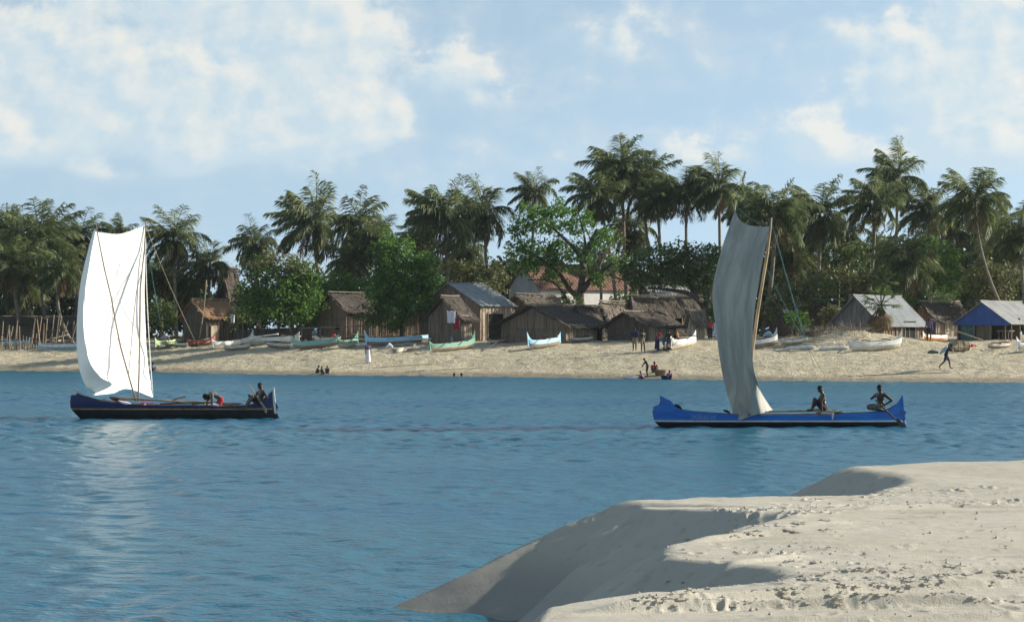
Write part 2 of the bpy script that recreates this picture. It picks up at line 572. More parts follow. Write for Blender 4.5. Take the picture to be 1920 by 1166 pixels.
def vnoise(X, Y, sc, seed=0, octaves=3):
    """value noise, vectorised"""
    out = np.zeros_like(X)
    amp, tot = 1.0, 0.0
    for o in range(octaves):
        x, y = X * sc + seed * 17.3 + o * 5.1, Y * sc - seed * 9.7 + o * 3.3
        xi, yi = np.floor(x).astype(np.int64), np.floor(y).astype(np.int64)
        fx, fy = x - xi, y - yi
        fx, fy = fx * fx * (3 - 2 * fx), fy * fy * (3 - 2 * fy)

        def h(a, b):
            n = (a * 374761393 + b * 668265263 + seed * 1442695 + o * 97) & 0x7fffffff
            n = ((n ^ (n >> 13)) * 1274126177) & 0x7fffffff
            return ((n ^ (n >> 16)) & 0xffff) / 65535.0
        v = (h(xi, yi) * (1 - fx) + h(xi + 1, yi) * fx) * (1 - fy) + (h(xi, yi + 1) * (1 - fx) + h(xi + 1, yi + 1) * fx) * fy
        out += amp * v
        tot += amp
        amp *= .5
        sc *= 2.1
    return out / tot - .5


# far shore: one sheet from the water's edge to the horizon
ys = np.concatenate([np.linspace(120, 152, 9)[:-1], np.linspace(152, 232, 321), np.linspace(234, 300, 25), np.array([330, 400, 600, 1000, 1500])])
xs = np.concatenate([np.array([-1400, -900, -300, -120, -80]), np.linspace(-60, 60, 481), np.array([80, 120, 300, 900, 1400])])
X, Y = np.meshgrid(xs, ys)
Z = terrain_np(X, Y)
dd = Y - np.interp(X, SHX, SHY)
Z += np.where((dd > -2) & (dd < 90), vnoise(X, Y, .35, 1) * .16 + vnoise(X, Y, 1.6, 2, 2) * .20, 0) * np.clip((dd + 2) / 5, 0, 1)
me = np_mesh("beach", np.stack([X, Y, Z], -1).reshape(-1, 3), grid_faces(len(ys), len(xs)), 4, M['beach'], True)
tag(link_mesh("beach", me), kind="structure")

# the lagoon: one water sheet to the horizon, its chop modelled as real small waves
tt = np.concatenate([np.array([-12, -5, -2, -1]), np.linspace(-.6, -.24, 30)[:-1], np.linspace(-.24, .24, 420), np.linspace(.24, .6, 30)[1:], np.array([1, 2, 5, 12])])
step = [12.0]
while step[-1] < 215:
    step.append(step[-1] + min(max(step[-1] * .0016, .055), .15))
yy = np.concatenate([np.array([-300, -60, 1, 6]), np.array(step), np.array([230, 300, 500, 900, 1500])])
TT, Y = np.meshgrid(tt, yy)
X = np.clip(TT * np.maximum(Y, 14) * np.where(Y < 12, 40, 1), -1400, 1400)
Z = np.zeros_like(X)
rw = np.random.RandomState(12)
gustf = np.clip(.85 + 1.3 * vnoise(X * .4, Y, .045, 5, 3), .4, 1.3)
xw = X + 2.5 * vnoise(X, Y, .12, 8, 2)
for i in range(30):
    lam = .48 * (3.6 ** rw.rand())
    an = math.radians(198) + rw.normal() * .85
    kk = 2 * math.pi / lam
    Z += (.040 * rw.uniform(.6, 1.3) / kk) * np.sin(kk * (xw * math.cos(an) + Y * math.sin(an)) + rw.uniform(0, 6.28))
Z *= gustf * ((Y > 11) & (Y < 220) & (np.abs(TT) < .61))
me = np_mesh("water", np.stack([X, Y, Z], -1).reshape(-1, 3), grid_faces(len(yy), len(tt)), 4, M['water'], True)
tag(link_mesh("water", me), kind="structure")

# ---------------------------------------------------------------- the near sand bank
TOE = np.array([(-3.2, -6), (-2.4, 4), (-1.6, 10), (-1.15, 14.5), (-.85, 18), (-.7, 22), (-.15, 25), (.12, 26.6), (-.45, 27.25),
                (-1.42, 27.75), (-1.0, 29.4), (.2, 31.2), (1.6, 32.3), (2.9, 32.6), (3.2, 33.2), (2.75, 34.2), (2.45, 35.4), (3.0, 36.9), (5.2, 38.2), (9, 38.9), (16, 39.5),
                (40, 40), (40, -6)])
CREST = np.array([(-3.0, -6), (-1.5, 4), (-.5, 10), (-.45, 14.4), (.15, 15.4), (.85, 16.3), (2.05, 17.2), (2.0, 18.0), (1.25, 19.0), (1.35, 20.2), (2.0, 21.5), (2.3, 22.6), (2.9, 24.0), (1.6, 25.6), (1.2, 27.3)])


def signed_dist(X, Y, P):
    best = np.full(X.shape, 1e9)
    inside = np.zeros(X.shape, bool)
    n = len(P)
    for i in range(n):
        ax, ay = P[i]
        bx, by = P[(i + 1) % n]
        ex, ey = bx - ax, by - ay
        t = np.clip(((X - ax) * ex + (Y - ay) * ey) / (ex * ex + ey * ey), 0, 1)
        best = np.minimum(best, (X - ax - t * ex) ** 2 + (Y - ay - t * ey) ** 2)
        c = ((ay > Y) != (by > Y))
        with np.errstate(divide='ignore', invalid='ignore'):
            c &= X < (bx - ax) * (Y - ay) / (by - ay if by != ay else 1e-9) + ax
        inside ^= c
    return np.where(inside, 1, -1) * np.sqrt(best)


tt = np.concatenate([np.linspace(-.6, -.14, 24)[:-1], np.linspace(-.14, .235, 560), np.linspace(.24, 1.2, 40)])
yy = np.concatenate([np.linspace(1.5, 12.5, 40)[:-1], np.geomspace(12.5, 40, 900)])
TT, Y = np.meshgrid(tt, yy)
X = TT * Y
sd = signed_dist(X, Y, TOE)
cx = np.interp(Y, CREST[:, 1], CREST[:, 0])
tx = np.interp(Y, TOE[:9, 1], TOE[:9, 0])
wob = vnoise(X, Y, .5, 11, 3) * .5
slope = np.where(Y < 25.9, np.clip(1.42 / np.maximum(cx - tx, 1.0), .45, 1.1), .5)
top = np.interp(Y, [22, 25, 28, 31, 34, 37, 45], [1.42, 1.35, 1.20, 1.09, 1.17, 1.23, 1.2]) + .06 * vnoise(X, Y, .25, 3, 2) + .018 * np.clip(X - 4, 0, 5) * (Y > 28)
face = sd * slope + wob * .28 * np.clip(sd, 0, 1)
k = .06
hmin = np.clip(.5 + .5 * (top - face) / k, 0, 1)
Z = top * (1 - hmin) + face * hmin - k * hmin * (1 - hmin)
# a small collapsed step on the face
on_face = np.clip(1 - np.abs(face - .85) / .5, 0, 1) * (sd > 0)
Z += on_face * (vnoise(X * .6, Y * 1.2, 1.3, 21, 3) * .20 + np.clip(vnoise(X * .5 + Y * .25, Y * .9, 2.2, 23, 3) - .08, 0, 1) * .28 + vnoise(X, Y, 7.0, 25, 3) * .03)
Z += np.where(sd > 0, vnoise(X, Y, 1.1, 7, 3) * .035 + vnoise(X * .5, Y * 1.4, 3.5, 9, 2) * .012, 0)
flat = np.clip((sd - 2.0) / 1.0, 0, 1)
Z += flat * vnoise(X * .35, Y * 2.2, 2.0, 31, 3) * .035          # low wind ribs


def groove(pts, w, dep, rim, seed):
    """a dragged line or cart rut pressed into the sand; pts are photo pixels on the bank's top"""
    global Z
    P = []
    for px, py in pts:
        yw = FPX * (EYE - 1.40) / (py - HORIZON)
        P.append(((px - 960) / FPX * yw, yw))
    P = np.array(P)
    best = np.full(X.shape, 1e9)
    sgn = np.zeros(X.shape)
    for i in range(len(P) - 1):
        e = P[i + 1] - P[i]
        t = np.clip(((X - P[i, 0]) * e[0] + (Y - P[i, 1]) * e[1]) / (e @ e), 0, 1)
        dcur = np.hypot(X - P[i, 0] - t * e[0], Y - P[i, 1] - t * e[1])
        crs = (e[0] * (Y - P[i, 1]) - e[1] * (X - P[i, 0])) / math.sqrt(e @ e)
        sgn = np.where(dcur < best, crs, sgn)
        best = np.minimum(best, dcur)
    endfade = np.clip(1.35 - (best - np.abs(sgn)) / .25, 0, 1)
    sgn = sgn + vnoise(X, Y, 1.0, seed, 3) * .05
    mod = np.clip(.85 + vnoise(X, Y, .9, seed + 1, 3) * 3.2, 0, 1.15) * endfade * (best < 1.2)
    h = dep * .72 * mod
    # a pushed-up lip: steep towards the near side, easing away behind, a shallow trough before it
    Z = Z + h * np.where(sgn > 0, np.exp(-sgn / .075), np.exp(-(sgn / .035) ** 2)) - h * .35 * np.exp(-((sgn + .12) / .07) ** 2) * mod


groove([(1290, 1106), (1450, 1094), (1700, 1088), (1960, 1078)], 0.043, 0.085, 0.046, 41)
groove([(1330, 1097), (1500, 1084), (1720, 1078), (1960, 1069)], 0.038, 0.068, 0.039, 43)
groove([(1180, 1150), (1400, 1140), (1700, 1133), (1960, 1128)], 0.043, 0.085, 0.026, 45)
groove([(1200, 1139), (1350, 1128), (1620, 1112), (1930, 1098)], 0.034, 0.068, 0.026, 47)
groove([(1275, 998), (1400, 991), (1560, 983)], 0.051, 0.045, 0.039, 49)
groove([(1340, 1010), (1440, 1003), (1560, 999)], 0.076, 0.045, 0.026, 51)
groove([(1280, 1065), (1400, 1056), (1470, 1049)], 0.051, 0.045, 0.026, 53)
groove([(1600, 1030), (1800, 1024), (1960, 1020)], 0.043, 0.034, 0.013, 55)
groove([(1560, 1052), (1760, 1046), (1960, 1043)], 0.043, 0.037, 0.013, 57)
groove([(1650, 943), (1780, 938), (1960, 936)], 0.051, 0.051, 0.019, 59)
groove([(1500, 965), (1700, 958), (1960, 955)], 0.060, 0.034, 0.013, 61)
groove([(1420, 1166), (1700, 1158), (1960, 1150)], 0.043, 0.034, 0.013, 63)

rngp = np.random.RandomState(5)


def prints(px0, px1, py0, py1, n, r0, r1, dep):
    """footprints and kicked-up crumbs on the bank's top, laid in the given area"""
    global Z
    for _ in range(n):
        px, py = rngp.uniform(px0, px1), rngp.uniform(py0, py1)
        yw = FPX * (EYE - 1.40) / (py - HORIZON)
        xw = (px - 960) / FPX * yw
        r = rngp.uniform(r0, r1)
        i0, i1 = np.searchsorted(yy, [yw - 5 * r, yw + 5 * r])
        j0, j1 = np.searchsorted(tt, [(xw - 5 * r) / yw, (xw + 5 * r) / yw])
        if i1 <= i0 or j1 <= j0:
            continue
        sx, sy = X[i0:i1, j0:j1], Y[i0:i1, j0:j1]
        a = rngp.uniform(0, 3.14)
        u = (sx - xw) * math.cos(a) + (sy - yw) * math.sin(a)
        v = -(sx - xw) * math.sin(a) + (sy - yw) * math.cos(a)
        q = np.hypot(u, v * 1.9) / r
        s = rngp.uniform(.5, 1.1) * dep
        Z[i0:i1, j0:j1] += -s * np.exp(-q ** 2) + .6 * s * np.exp(-((q - 1.5) / .5) ** 2)


prints(1330, 1560, 938, 962, 55, .05, .10, .028)
prints(1450, 1920, 908, 932, 90, .05, .10, .028)
prints(1500, 1920, 875, 900, 40, .06, .12, .03)
prints(1390, 1500, 1032, 1042, 10, .04, .07, .025)
prints(1200, 1400, 1132, 1150, 16, .04, .07, .022)
prints(1430, 1960, 1055, 1100, 50, .04, .07, .012)
prints(1250, 1960, 940, 1166, 150, .04, .09, .010)
me = np_mesh("sand_bank", np.stack([X, Y, Z], -1).reshape(-1, 3), grid_faces(len(yy), len(tt)), 4, M['bank'], True)
bank = tag(link_mesh("sand_bank", me), kind="structure")
BX, BY, BZ = X, Y, Z


yy_b, tt_b = yy, tt


def bank_z(x, y):
    i = int(np.clip(np.searchsorted(yy_b, y), 0, len(yy_b) - 1))
    j = int(np.clip(np.searchsorted(tt_b, x / y), 0, len(tt_b) - 1))
    return float(BZ[i, j])

# crumbs of dried sand, shell grit and weed scattered over the bank, beyond counting
rc = np.random.RandomState(3)
mb = MB()
octv = [(1, 0, 0), (-1, 0, 0), (0, 1, 0), (0, -1, 0), (0, 0, 1), (0, 0, -1)]
octf = [(0, 2, 4), (2, 1, 4), (1, 3, 4), (3, 0, 4), (2, 0, 5), (1, 2, 5), (3, 1, 5), (0, 3, 5)]
for (a0, a1, b0, b1, n) in [(1330, 1560, 936, 962, 130), (1450, 1920, 905, 935, 170), (1500, 1920, 872, 900, 70), (1180, 1420, 1120, 1152, 130), (1390, 1560, 1028, 1045, 60), (1430, 1960, 1050, 1100, 190),
                            (1100, 1250, 950, 985, 30), (1250, 1960, 940, 1166, 260), (1050, 1300, 1000, 1120, 60)]:
    for _ in range(n):
        px, py = rc.uniform(a0, a1), rc.uniform(b0, b1)
        yw = FPX * (EYE - 1.38) / (py - HORIZON)
        xw_ = (px - 960) / FPX * yw
        z = bank_z(xw_, yw)
        r_ = .004 + .017 * rc.rand() ** 3
        sc3 = rc.uniform(.6, 1.4, 3) * r_
        ca, sa = math.cos(rc.uniform(0, 6)), math.sin(rc.uniform(0, 6))
        mb.add([(xw_ + (v[0] * ca - v[1] * sa) * sc3[0], yw + (v[0] * sa + v[1] * ca) * sc3[1], z + (v[2] * .8 + .25) * sc3[2]) for v in octv], octf)
# flat clods added along the cart ruts for their dashes of shade
for pts, n in (([(1290, 1106), (1450, 1094), (1700, 1088), (1960, 1078)], 240), ([(1330, 1097), (1500, 1084), (1720, 1078), (1960, 1069)], 170), ([(1275, 998), (1400, 991), (1560, 983)], 110),
               ([(1180, 1150), (1400, 1140), (1700, 1133), (1960, 1128)], 130), ([(1200, 1139), (1350, 1128), (1620, 1112), (1930, 1098)], 200), ([(1340, 1010), (1440, 1003), (1560, 999)], 90), ([(1650, 943), (1780, 938), (1960, 936)], 60)):
    pts = np.array(pts, float)
    gate = rc.rand(14) > .28
    for _ in range(n):
        q = rc.rand()
        if not gate[int(q * 14)]:
            continue
        px = pts[0, 0] + q * (pts[-1, 0] - pts[0, 0])
        py = np.interp(px, pts[:, 0], pts[:, 1]) + rc.normal() * .9
        yw = FPX * (EYE - 1.40) / (py - HORIZON)
        xw_ = (px - 960) / FPX * yw
        z = bank_z(xw_, yw)
        r_ = .004 + .012 * rc.rand() ** 2
        mb.add([(xw_ + v[0] * r_ * 3.2, yw + v[1] * r_ * 1.1, z + (v[2] + .1) * r_ * .85) for v in octv], octf)
tag(mb.build("sand_crumbs", M['bank'], None), label="crumbs of dried sand and shell scattered over the near bank", kind="stuff")
# ---------------------------------------------------------------- people
def joints(**kw):
    """standing adult, axes (forward, left, up), 1.70 m"""
    J = dict(pelvis=(0, 0, .95), waist=(0, 0, 1.10), chest=(0, 0, 1.31), neck=(-.01, 0, 1.46), head=(.02, 0, 1.60),
             hipL=(0, .09, .90), hipR=(0, -.09, .90), kneeL=(.02, .10, .49), kneeR=(.02, -.10, .49),
             ankL=(-.01, .10, .08), ankR=(-.01, -.10, .08), toeL=(.16, .12, .03), toeR=(.16, -.12, .03),
             shoL=(0, .18, 1.40), shoR=(0, -.18, 1.40), elbL=(-.02, .24, 1.13), elbR=(-.02, -.24, 1.13),
             wriL=(.05, .25, .88), wriR=(.05, -.25, .88), face=(1, 0, 0))
    J.update(kw)
    return {k: Vector(v) for k, v in J.items()}


POSES = dict(
    stand=joints(),
    stand_shift=joints(kneeL=(.08, .11, .49), ankL=(.02, .14, .08), toeL=(.18, .18, .03), elbR=(-.12, -.30, 1.16), wriR=(.04, -.20, 1.02)),
    walk_load=joints(pelvis=(0, 0, .92), waist=(.05, 0, 1.06), chest=(.14, 0, 1.26), neck=(.24, 0, 1.38), head=(.33, 0, 1.48),
                     hipL=(0, .09, .88), hipR=(0, -.09, .88), kneeL=(.24, .10, .52), ankL=(.30, .10, .09), toeL=(.47, .11, .04),
                     kneeR=(-.14, -.10, .50), ankR=(-.48, -.10, .16), toeR=(-.40, -.11, .03),
                     shoL=(.14, .18, 1.32), shoR=(.14, -.18, 1.32), elbL=(.36, .22, 1.12), wriL=(.42, .12, 1.30), elbR=(.34, -.24, 1.10),
                     wriR=(.36, -.16, 1.30)),
    sit_knees=joints(pelvis=(0, 0, .11), waist=(.01, 0, .26), chest=(.05, 0, .46), neck=(.06, 0, .62), head=(.12, 0, .75),
                     hipL=(.02, .09, .10), hipR=(.02, -.09, .10), kneeL=(.34, .12, .42), kneeR=(.30, -.13, .40), ankL=(.42, .11, .06), ankR=(.40, -.12, .06),
                     toeL=(.58, .12, .03), toeR=(.56, -.12, .03), shoL=(.04, .18, .56), shoR=(.04, -.18, .56),
                     elbL=(.12, .24, .32), wriL=(.10, .24, .08), elbR=(.16, -.25, .33), wriR=(.34, -.20, .13)),
    helm_sit=joints(pelvis=(0, 0, .12), waist=(-.01, 0, .27), chest=(-.04, 0, .47), neck=(-.05, 0, .63), head=(.0, 0, .76),
                    hipL=(.02, .09, .11), hipR=(.02, -.09, .11), kneeL=(.36, .15, .38), kneeR=(.34, -.13, .34), ankL=(.60, .14, -.02), ankR=(.56, -.12, -.02),
                    toeL=(.78, .15, -.04), toeR=(.72, -.13, -.04), shoL=(-.05, .19, .57), shoR=(-.03, -.19, .56),
                    elbL=(-.14, .36, .36), wriL=(.06, .30, .22), elbR=(.14, -.27, .37), wriR=(.32, -.16, .40)),
    helm_kneel=joints(pelvis=(0, 0, .16), waist=(0, 0, .30), chest=(.02, 0, .51), neck=(.02, 0, .67), head=(.05, 0, .80),
                      hipL=(.02, .10, .15), hipR=(.02, -.10, .15), kneeL=(.38, .17, .17), kneeR=(.36, -.17, .17), ankL=(.04, .20, .06), ankR=(.02, -.19, .06),
                      toeL=(-.12, .20, .04), toeR=(-.14, -.19, .04), shoL=(-.02, .20, .60), shoR=(.05, -.18, .60),
                      elbL=(-.24, .33, .40), wriL=(-.04, .26, .27), elbR=(.24, -.24, .45), wriR=(.22, -.02, .55)),
    bend=joints(pelvis=(0, 0, .36), waist=(.10, 0, .47), chest=(.30, 0, .55), neck=(.45, 0, .53), head=(.56, 0, .46),
                hipL=(.0, .09, .33), hipR=(.0, -.09, .33), kneeL=(.16, .13, .06), kneeR=(.16, -.13, .06), ankL=(-.24, .12, .07), ankR=(-.24, -.12, .07),
                toeL=(-.40, .12, .02), toeR=(-.40, -.12, .02), shoL=(.36, .17, .55), shoR=(.36, -.17, .55),
                elbL=(.36, .22, .29), wriL=(.34, .20, .06), elbR=(.48, -.20, .30), wriR=(.56, -.12, .07), face=(.55, 0, -.8)),
    squat=joints(pelvis=(0, 0, .22), waist=(.05, 0, .36), chest=(.15, 0, .54), neck=(.20, 0, .68), head=(.26, 0, .80),
                 hipL=(0, .10, .20), hipR=(0, -.10, .20), kneeL=(.33, .17, .44), kneeR=(.33, -.17, .44), ankL=(.14, .14, .08), ankR=(.14, -.14, .08),
                 toeL=(.31, .15, .03), toeR=(.31, -.15, .03), shoL=(.14, .18, .63), shoR=(.14, -.18, .63),
                 elbL=(.30, .24, .42), wriL=(.48, .14, .28), elbR=(.30, -.24, .42), wriR=(.48, -.14, .26)),
    lean=joints(chest=(.14, 0, 1.26), waist=(.05, 0, 1.08), neck=(.20, 0, 1.38), head=(.27, 0, 1.50), shoL=(.15, .18, 1.33), shoR=(.15, -.18, 1.33),
                elbL=(.32, .20, 1.10), wriL=(.44, .14, .90), elbR=(.34, -.22, 1.10), wriR=(.48, -.14, .92), kneeL=(.1, .1, .48), ankL=(.02, .1, .08)),
)
RAD = dict(pelvis=.125, waist=.115, chest=.135, neck=.058, hipL=.092, hipR=.092, kneeL=.06, kneeR=.06, ankL=.04, ankR=.04, toeL=.033, toeR=.033,
           shoL=.066, shoR=.066, elbL=.043, elbR=.043, wriL=.030, wriR=.030)
BONES = [("pelvis", "waist"), ("waist", "chest"), ("chest", "neck"), ("pelvis", "hipL"), ("pelvis", "hipR"), ("hipL", "kneeL"), ("hipR", "kneeR"),
         ("kneeL", "ankL"), ("kneeR", "ankR"), ("ankL", "toeL"), ("ankR", "toeR"), ("chest", "shoL"), ("chest", "shoR"), ("shoL", "elbL"),
         ("shoR", "elbR"), ("elbL", "wriL"), ("elbR", "wriR")]


def realise(o, mods):
    for kind, kw in mods:
        md = o.modifiers.new(kind.lower(), kind)
        for k, v in kw.items():
            setattr(md, k, v)
    dg = bpy.context.evaluated_depsgraph_get()
    dg.update()
    me = bpy.data.meshes.new_from_object(o.evaluated_get(dg))
    return me


def fuse(mb, name, mat, voxel, rounds=1):
    """melt overlapping closed shapes into one continuous surface"""
    tmp = mb.build(name, mat, None)
    me = realise(tmp, [('REMESH', dict(mode='VOXEL', voxel_size=voxel, use_smooth_shade=True)), ('SMOOTH', dict(factor=.5, iterations=rounds))])
    old = tmp.data
    bpy.data.objects.remove(tmp)
    bpy.data.meshes.remove(old)
    # keep the one outer skin: drop specks the melting left loose
    bm = bmesh.new()
    bm.from_mesh(me)
    seen, comps = set(), []
    for v0 in bm.verts:
        if v0 in seen:
            continue
        st, comp = [v0], []
        seen.add(v0)
        while st:
            v = st.pop()
            comp.append(v)
            for e in v.link_edges:
                w = e.other_vert(v)
                if w not in seen:
                    seen.add(w)
                    st.append(w)
        comps.append(comp)
    comps.sort(key=len)
    for c in comps[:-1]:
        bmesh.ops.delete(bm, geom=c, context='VERTS')
    bm.to_mesh(me)
    bm.free()
    me.name = name
    if not me.materials:
        me.materials.append(mat)
    return me


def limb(mb, a, b, ra, rb, n=10):
    """tapered limb with round ends"""
    d = (b - a).normalized()
    mb.tube([a - d * ra * .85, a - d * ra * .5, a, a.lerp(b, .35), b, b + d * rb * .5, b + d * rb * .85], [ra * .45, ra * .85, ra, ra * .72 + rb * .32, rb, rb * .85, rb * .45], n)


def torso(mb, J, g=1.0):
    """pelvis, belly and chest as flattened masses following the bent spine"""
    L = (J['shoL'] - J['shoR']).normalized()
    for c, (dp, wd, ht), upv in ((J['pelvis'], (.105, .155, .12), J['waist'] - J['pelvis']), (J['waist'], (.098, .135, .15), J['chest'] - J['pelvis']),
                                 (J['chest'] - (J['neck'] - J['chest']) * .12, (.112, .165, .17), J['neck'] - J['waist'])):
        u = upv.normalized()
        f = L.cross(u).normalized()
        l = u.cross(f).normalized()
        mb.ellipsoid(c, (dp * g, wd * g, ht * g), 0, 18, 12, Matrix((f, l, u)).transposed())


def mesh_into(mb, me, mi=0):
    mb.add([v.co for v in me.vertices], [tuple(p.vertices) for p in me.polygons], mi)
    bpy.data.meshes.remove(me)


def hand(mb, J, side):
    """palm, four bent fingers of unequal length and a thumb"""
    w, e = J['wri' + side], J['elb' + side]
    d = (w - e).normalized()
    s = d.cross(Vector((1, 0, .3))).normalized() if abs(d.x) < .9 else d.cross(Vector((0, 0, 1))).normalized()
    n = s.cross(d).normalized()
    palm = w + d * .045
    mb.tube([w - d * .01, palm, w + d * .09], [.027, .034, .028], 8)
    for i, ln in enumerate((.062, .075, .080, .066)):
        a = w + d * .085 + s * (.030 - .020 * i)
        mid = a + d * ln * .55 + n * .008
        mb.tube([a, mid, mid + d * ln * .35 + n * ln * .35], [.0095, .009, .007], 6)
    a = palm + s * .03
    mb.tube([a - d * .015, a + s * .02 + d * .015, a + s * .028 + d * .045 + n * .012], [.012, .011, .008], 6)


def person(label, P, pose, heading, size=1.0, clothes=(), group=None, hair=True, detail=False, hairmat=None, Jmod=None, cat="person", extra=None):
    """heading: direction the figure faces, radians from +X"""
    J = dict(POSES[pose])
    if Jmod:
        for k_, v_ in Jmod.items():
            J[k_] = Vector(v_)
    root = thing("person", label, cat, P, heading, group)
    root.scale = (size, size, size)
    mb = MB()
    torso(mb, J)
    for a, b in BONES[3:]:
        limb(mb, J[a], J[b], RAD[a] if a in ('hipL', 'hipR') else RAD.get(a, .05) * (1 if a not in ('chest', 'pelvis') else .6), RAD[b])
    h, nk = J['head'], J['neck']
    fdir = J['face'].normalized()
    up = (h - nk).normalized()
    if abs(up.dot(fdir)) > .8:
        up = Vector((.8, 0, .55)).normalized()
    lat = up.cross(fdir).normalized()
    fdir = lat.cross(up).normalized()
    R = Matrix((fdir, lat, up)).transposed()
    hb = h - up * .02
    mb.tube([J['chest'].lerp(nk, .55), nk, hb], [.075, .056, .052], 10)
    mb.ellipsoid(h + up * .015, (.095, .075, .115), 0, 16, 12, R)
    mb.ellipsoid(h - up * .055 + fdir * .025, (.065, .058, .06), 0, 12, 8, R)              # jaw
    mb.tube([h + fdir * .082 + up * .02, h + fdir * .112 - up * .018, h + fdir * .09 - up * .03], [.009, .017, .012], 6)   # nose
    for s in (-1, 1):
        mb.ellipsoid(h + lat * .076 * s - up * .005, (.02, .009, .032), 0, 8, 6, R)        # ears
    for s in 'LR':
        hand(mb, J, s)
    me = fuse(mb, "body", M['skin'], .010 if detail else .02, 2 if detail else 1)
    link_mesh("body", me, root)
    if detail:
        for s in (-1, 1):
            e = MB()
            e.ellipsoid(h + fdir * .082 + lat * .032 * s + up * .022, (.010, .014, .008), 0, 8, 6, R)
            e.build("eye", M['eye'], root, world=False, smooth=True)
        e = MB()
        e.ellipsoid(h + fdir * .086 - up * .058, (.012, .026, .009), 0, 8, 6, R)
        e.build("mouth", M['lip'], root, world=False, smooth=True)
    if hair:
        e = MB()
        e.ellipsoid(h + up * .03 - fdir * .008, (.103, .085, .112), 0, 16, 10, R, zmin=-.12)
        e.build("hair", hairmat or M['hair'], root, world=False, smooth=True)
    for kind, mat in clothes:
        mb = MB()
        vox = .014 if detail else .022
        if kind == "shorts":
            u = (J['waist'] - J['pelvis']).normalized()
            mb.ellipsoid(J['pelvis'], (.125, .172, .125), 0, 16, 10)
            for q in 'LR':
                limb(mb, J['hip' + q], J['hip' + q].lerp(J['knee' + q], .72), .108, .092)
        elif kind == "shirt":
            torso(mb, J, 1.1)
            for q in 'LR':
                limb(mb, J['chest'].lerp(J['sho' + q], .5), J['sho' + q], .09, .082)
                limb(mb, J['sho' + q], J['sho' + q].lerp(J['elb' + q], .75), .080, .062)
        elif kind == "skirt":
            rows = []
            for i in range(9):
                t = i / 8
                c = J['waist'].lerp((J['ankL'] + J['ankR']) / 2 + Vector((0, 0, .03)), t)
                r = .135 + .07 * t ** .8
                rows.append([c + Vector((math.cos(a) * r * (1 + .07 * math.sin(5 * a)), math.sin(a) * r * 1.1 * (1 + .07 * math.sin(5 * a)), 0)) for a in [2 * math.pi * q / 20 for q in range(20)]])
            mb.grid(rows, 0, closed=True)
        elif kind == "wrap":          # cloth round hips and thighs of a seated figure
            mb.ellipsoid(J['pelvis'], (.14, .18, .13), 0, 16, 10)
            for q in 'LR':
                limb(mb, J['hip' + q], J['knee' + q], .12, .10)
            limb(mb, (J['hipL'] + J['hipR']) / 2, (J['kneeL'] + J['kneeR']) / 2, .13, .11)
            kind = "cloth_wrap"
        if kind == "skirt":
            mb.build(kind, mat, root, world=False, smooth=True)
        else:
            link_mesh(kind, fuse(mb, kind, mat, vox), root)
    return root


# ---------------------------------------------------------------- the two sailing pirogues
def tabx(tab, x):
    return float(np.interp(x, [t[0] for t in tab], [t[1] for t in tab]))


def pirogue(label, name_px, Yb, bow, stern, sheer, stripe_z, half_w, mats, px0, px1, fins, group="sailing pirogues on the lagoon"):
    """hull lofted from its side lines in photo pixels at distance Yb; rows: keel, waterline, stripe, sheer, then the inside"""
    s = FPX / Yb
    wl = HORIZON + EYE * s
    zpx = lambda py: (wl - py) / s
    xpx = lambda px: (px - 960) / s
    root = thing("sailing_pirogue", label, "boat", (xpx((px0 + px1) / 2), Yb, 0), 0, group)
    NS = 60
    mb = MB()
    rows_l, rows_r = [], []
    nrow = 9
    for side in (-1, 1):
        rows = []
        for r in range(nrow + 3):
            row = []
            for i in range(NS + 1):
                u = i / NS
                pxm = px0 + (px1 - px0) * u
                sh = zpx(tabx(sheer, pxm))
                zs = [-.16, 0, stripe_z * .5, stripe_z, stripe_z + .012, stripe_z + .055, sh * .45 + (stripe_z + .055) * .55, sh * .8 + (stripe_z + .055) * .2, sh][min(r, 8)]
                inner = r >= 9
                if r == 9:
                    zs = sh + .012
                if r == 10:
                    zs = sh * .55 + .1
                if r == 11:
                    zs = .12
                zc = max(min(zs, sh), -.16) if not inner else zs
                b = xpx(tabx(bow, wl - zc * s))
                e = xpx(tabx(stern, wl - zc * s))
                x = b + (e - b) * u
                prof = (max(0.0, 1 - abs(2 * u - 1) ** 3.2)) ** .75
                flare = [.25, .62, .82, .90, .915, .93, .97, .99, 1.0, .90, .84, .5][r]
                w = half_w * prof * flare + .022 * (0 if r < 1 else 1)
                row.append((x, Yb + side * w, zc))
            rows.append(row)
        for r in range(nrow + 2):
            mi = 0 if r < 3 else (1 if r in (3, 4) else (2 if r < 8 else 3))
            mb.grid([rows[r], rows[r + 1]], mi)
        if side == -1:
            rows_l = rows
        else:
            rows_r = rows
    mb.grid([rows_l[0], rows_r[0]], 0)
    mb.grid([rows_l[11], rows_r[11]], 3)
    for rr in (0, NS):
        a = [rows_l[k][rr] for k in range(9)] + [rows_r[k][rr] for k in range(8, -1, -1)]
        mb.add(a, [tuple(range(len(a)))], 2)
    hull = mb.build("hull", mats[:4], root)
    for nm, poly, mat, th in fins:
        f = MB()
        f.prism([(xpx(px), Yb, zpx(py)) for px, py in poly], (0, th, 0))
        f.build(nm, mat, root)
    return root, s, zpx, xpx


def strip(pts, r, name, mat, parent, n=6):
    mb = MB()
    mb.tube(pts, r, n)
    return mb.build(name, mat, parent, smooth=True)


def bend(a, b, sag, n=8):
    a, b = Vector(a), Vector(b)
    return [a.lerp(b, i / n) + Vector(sag) * (4 * (i / n) * (1 - i / n)) for i in range(n + 1)]


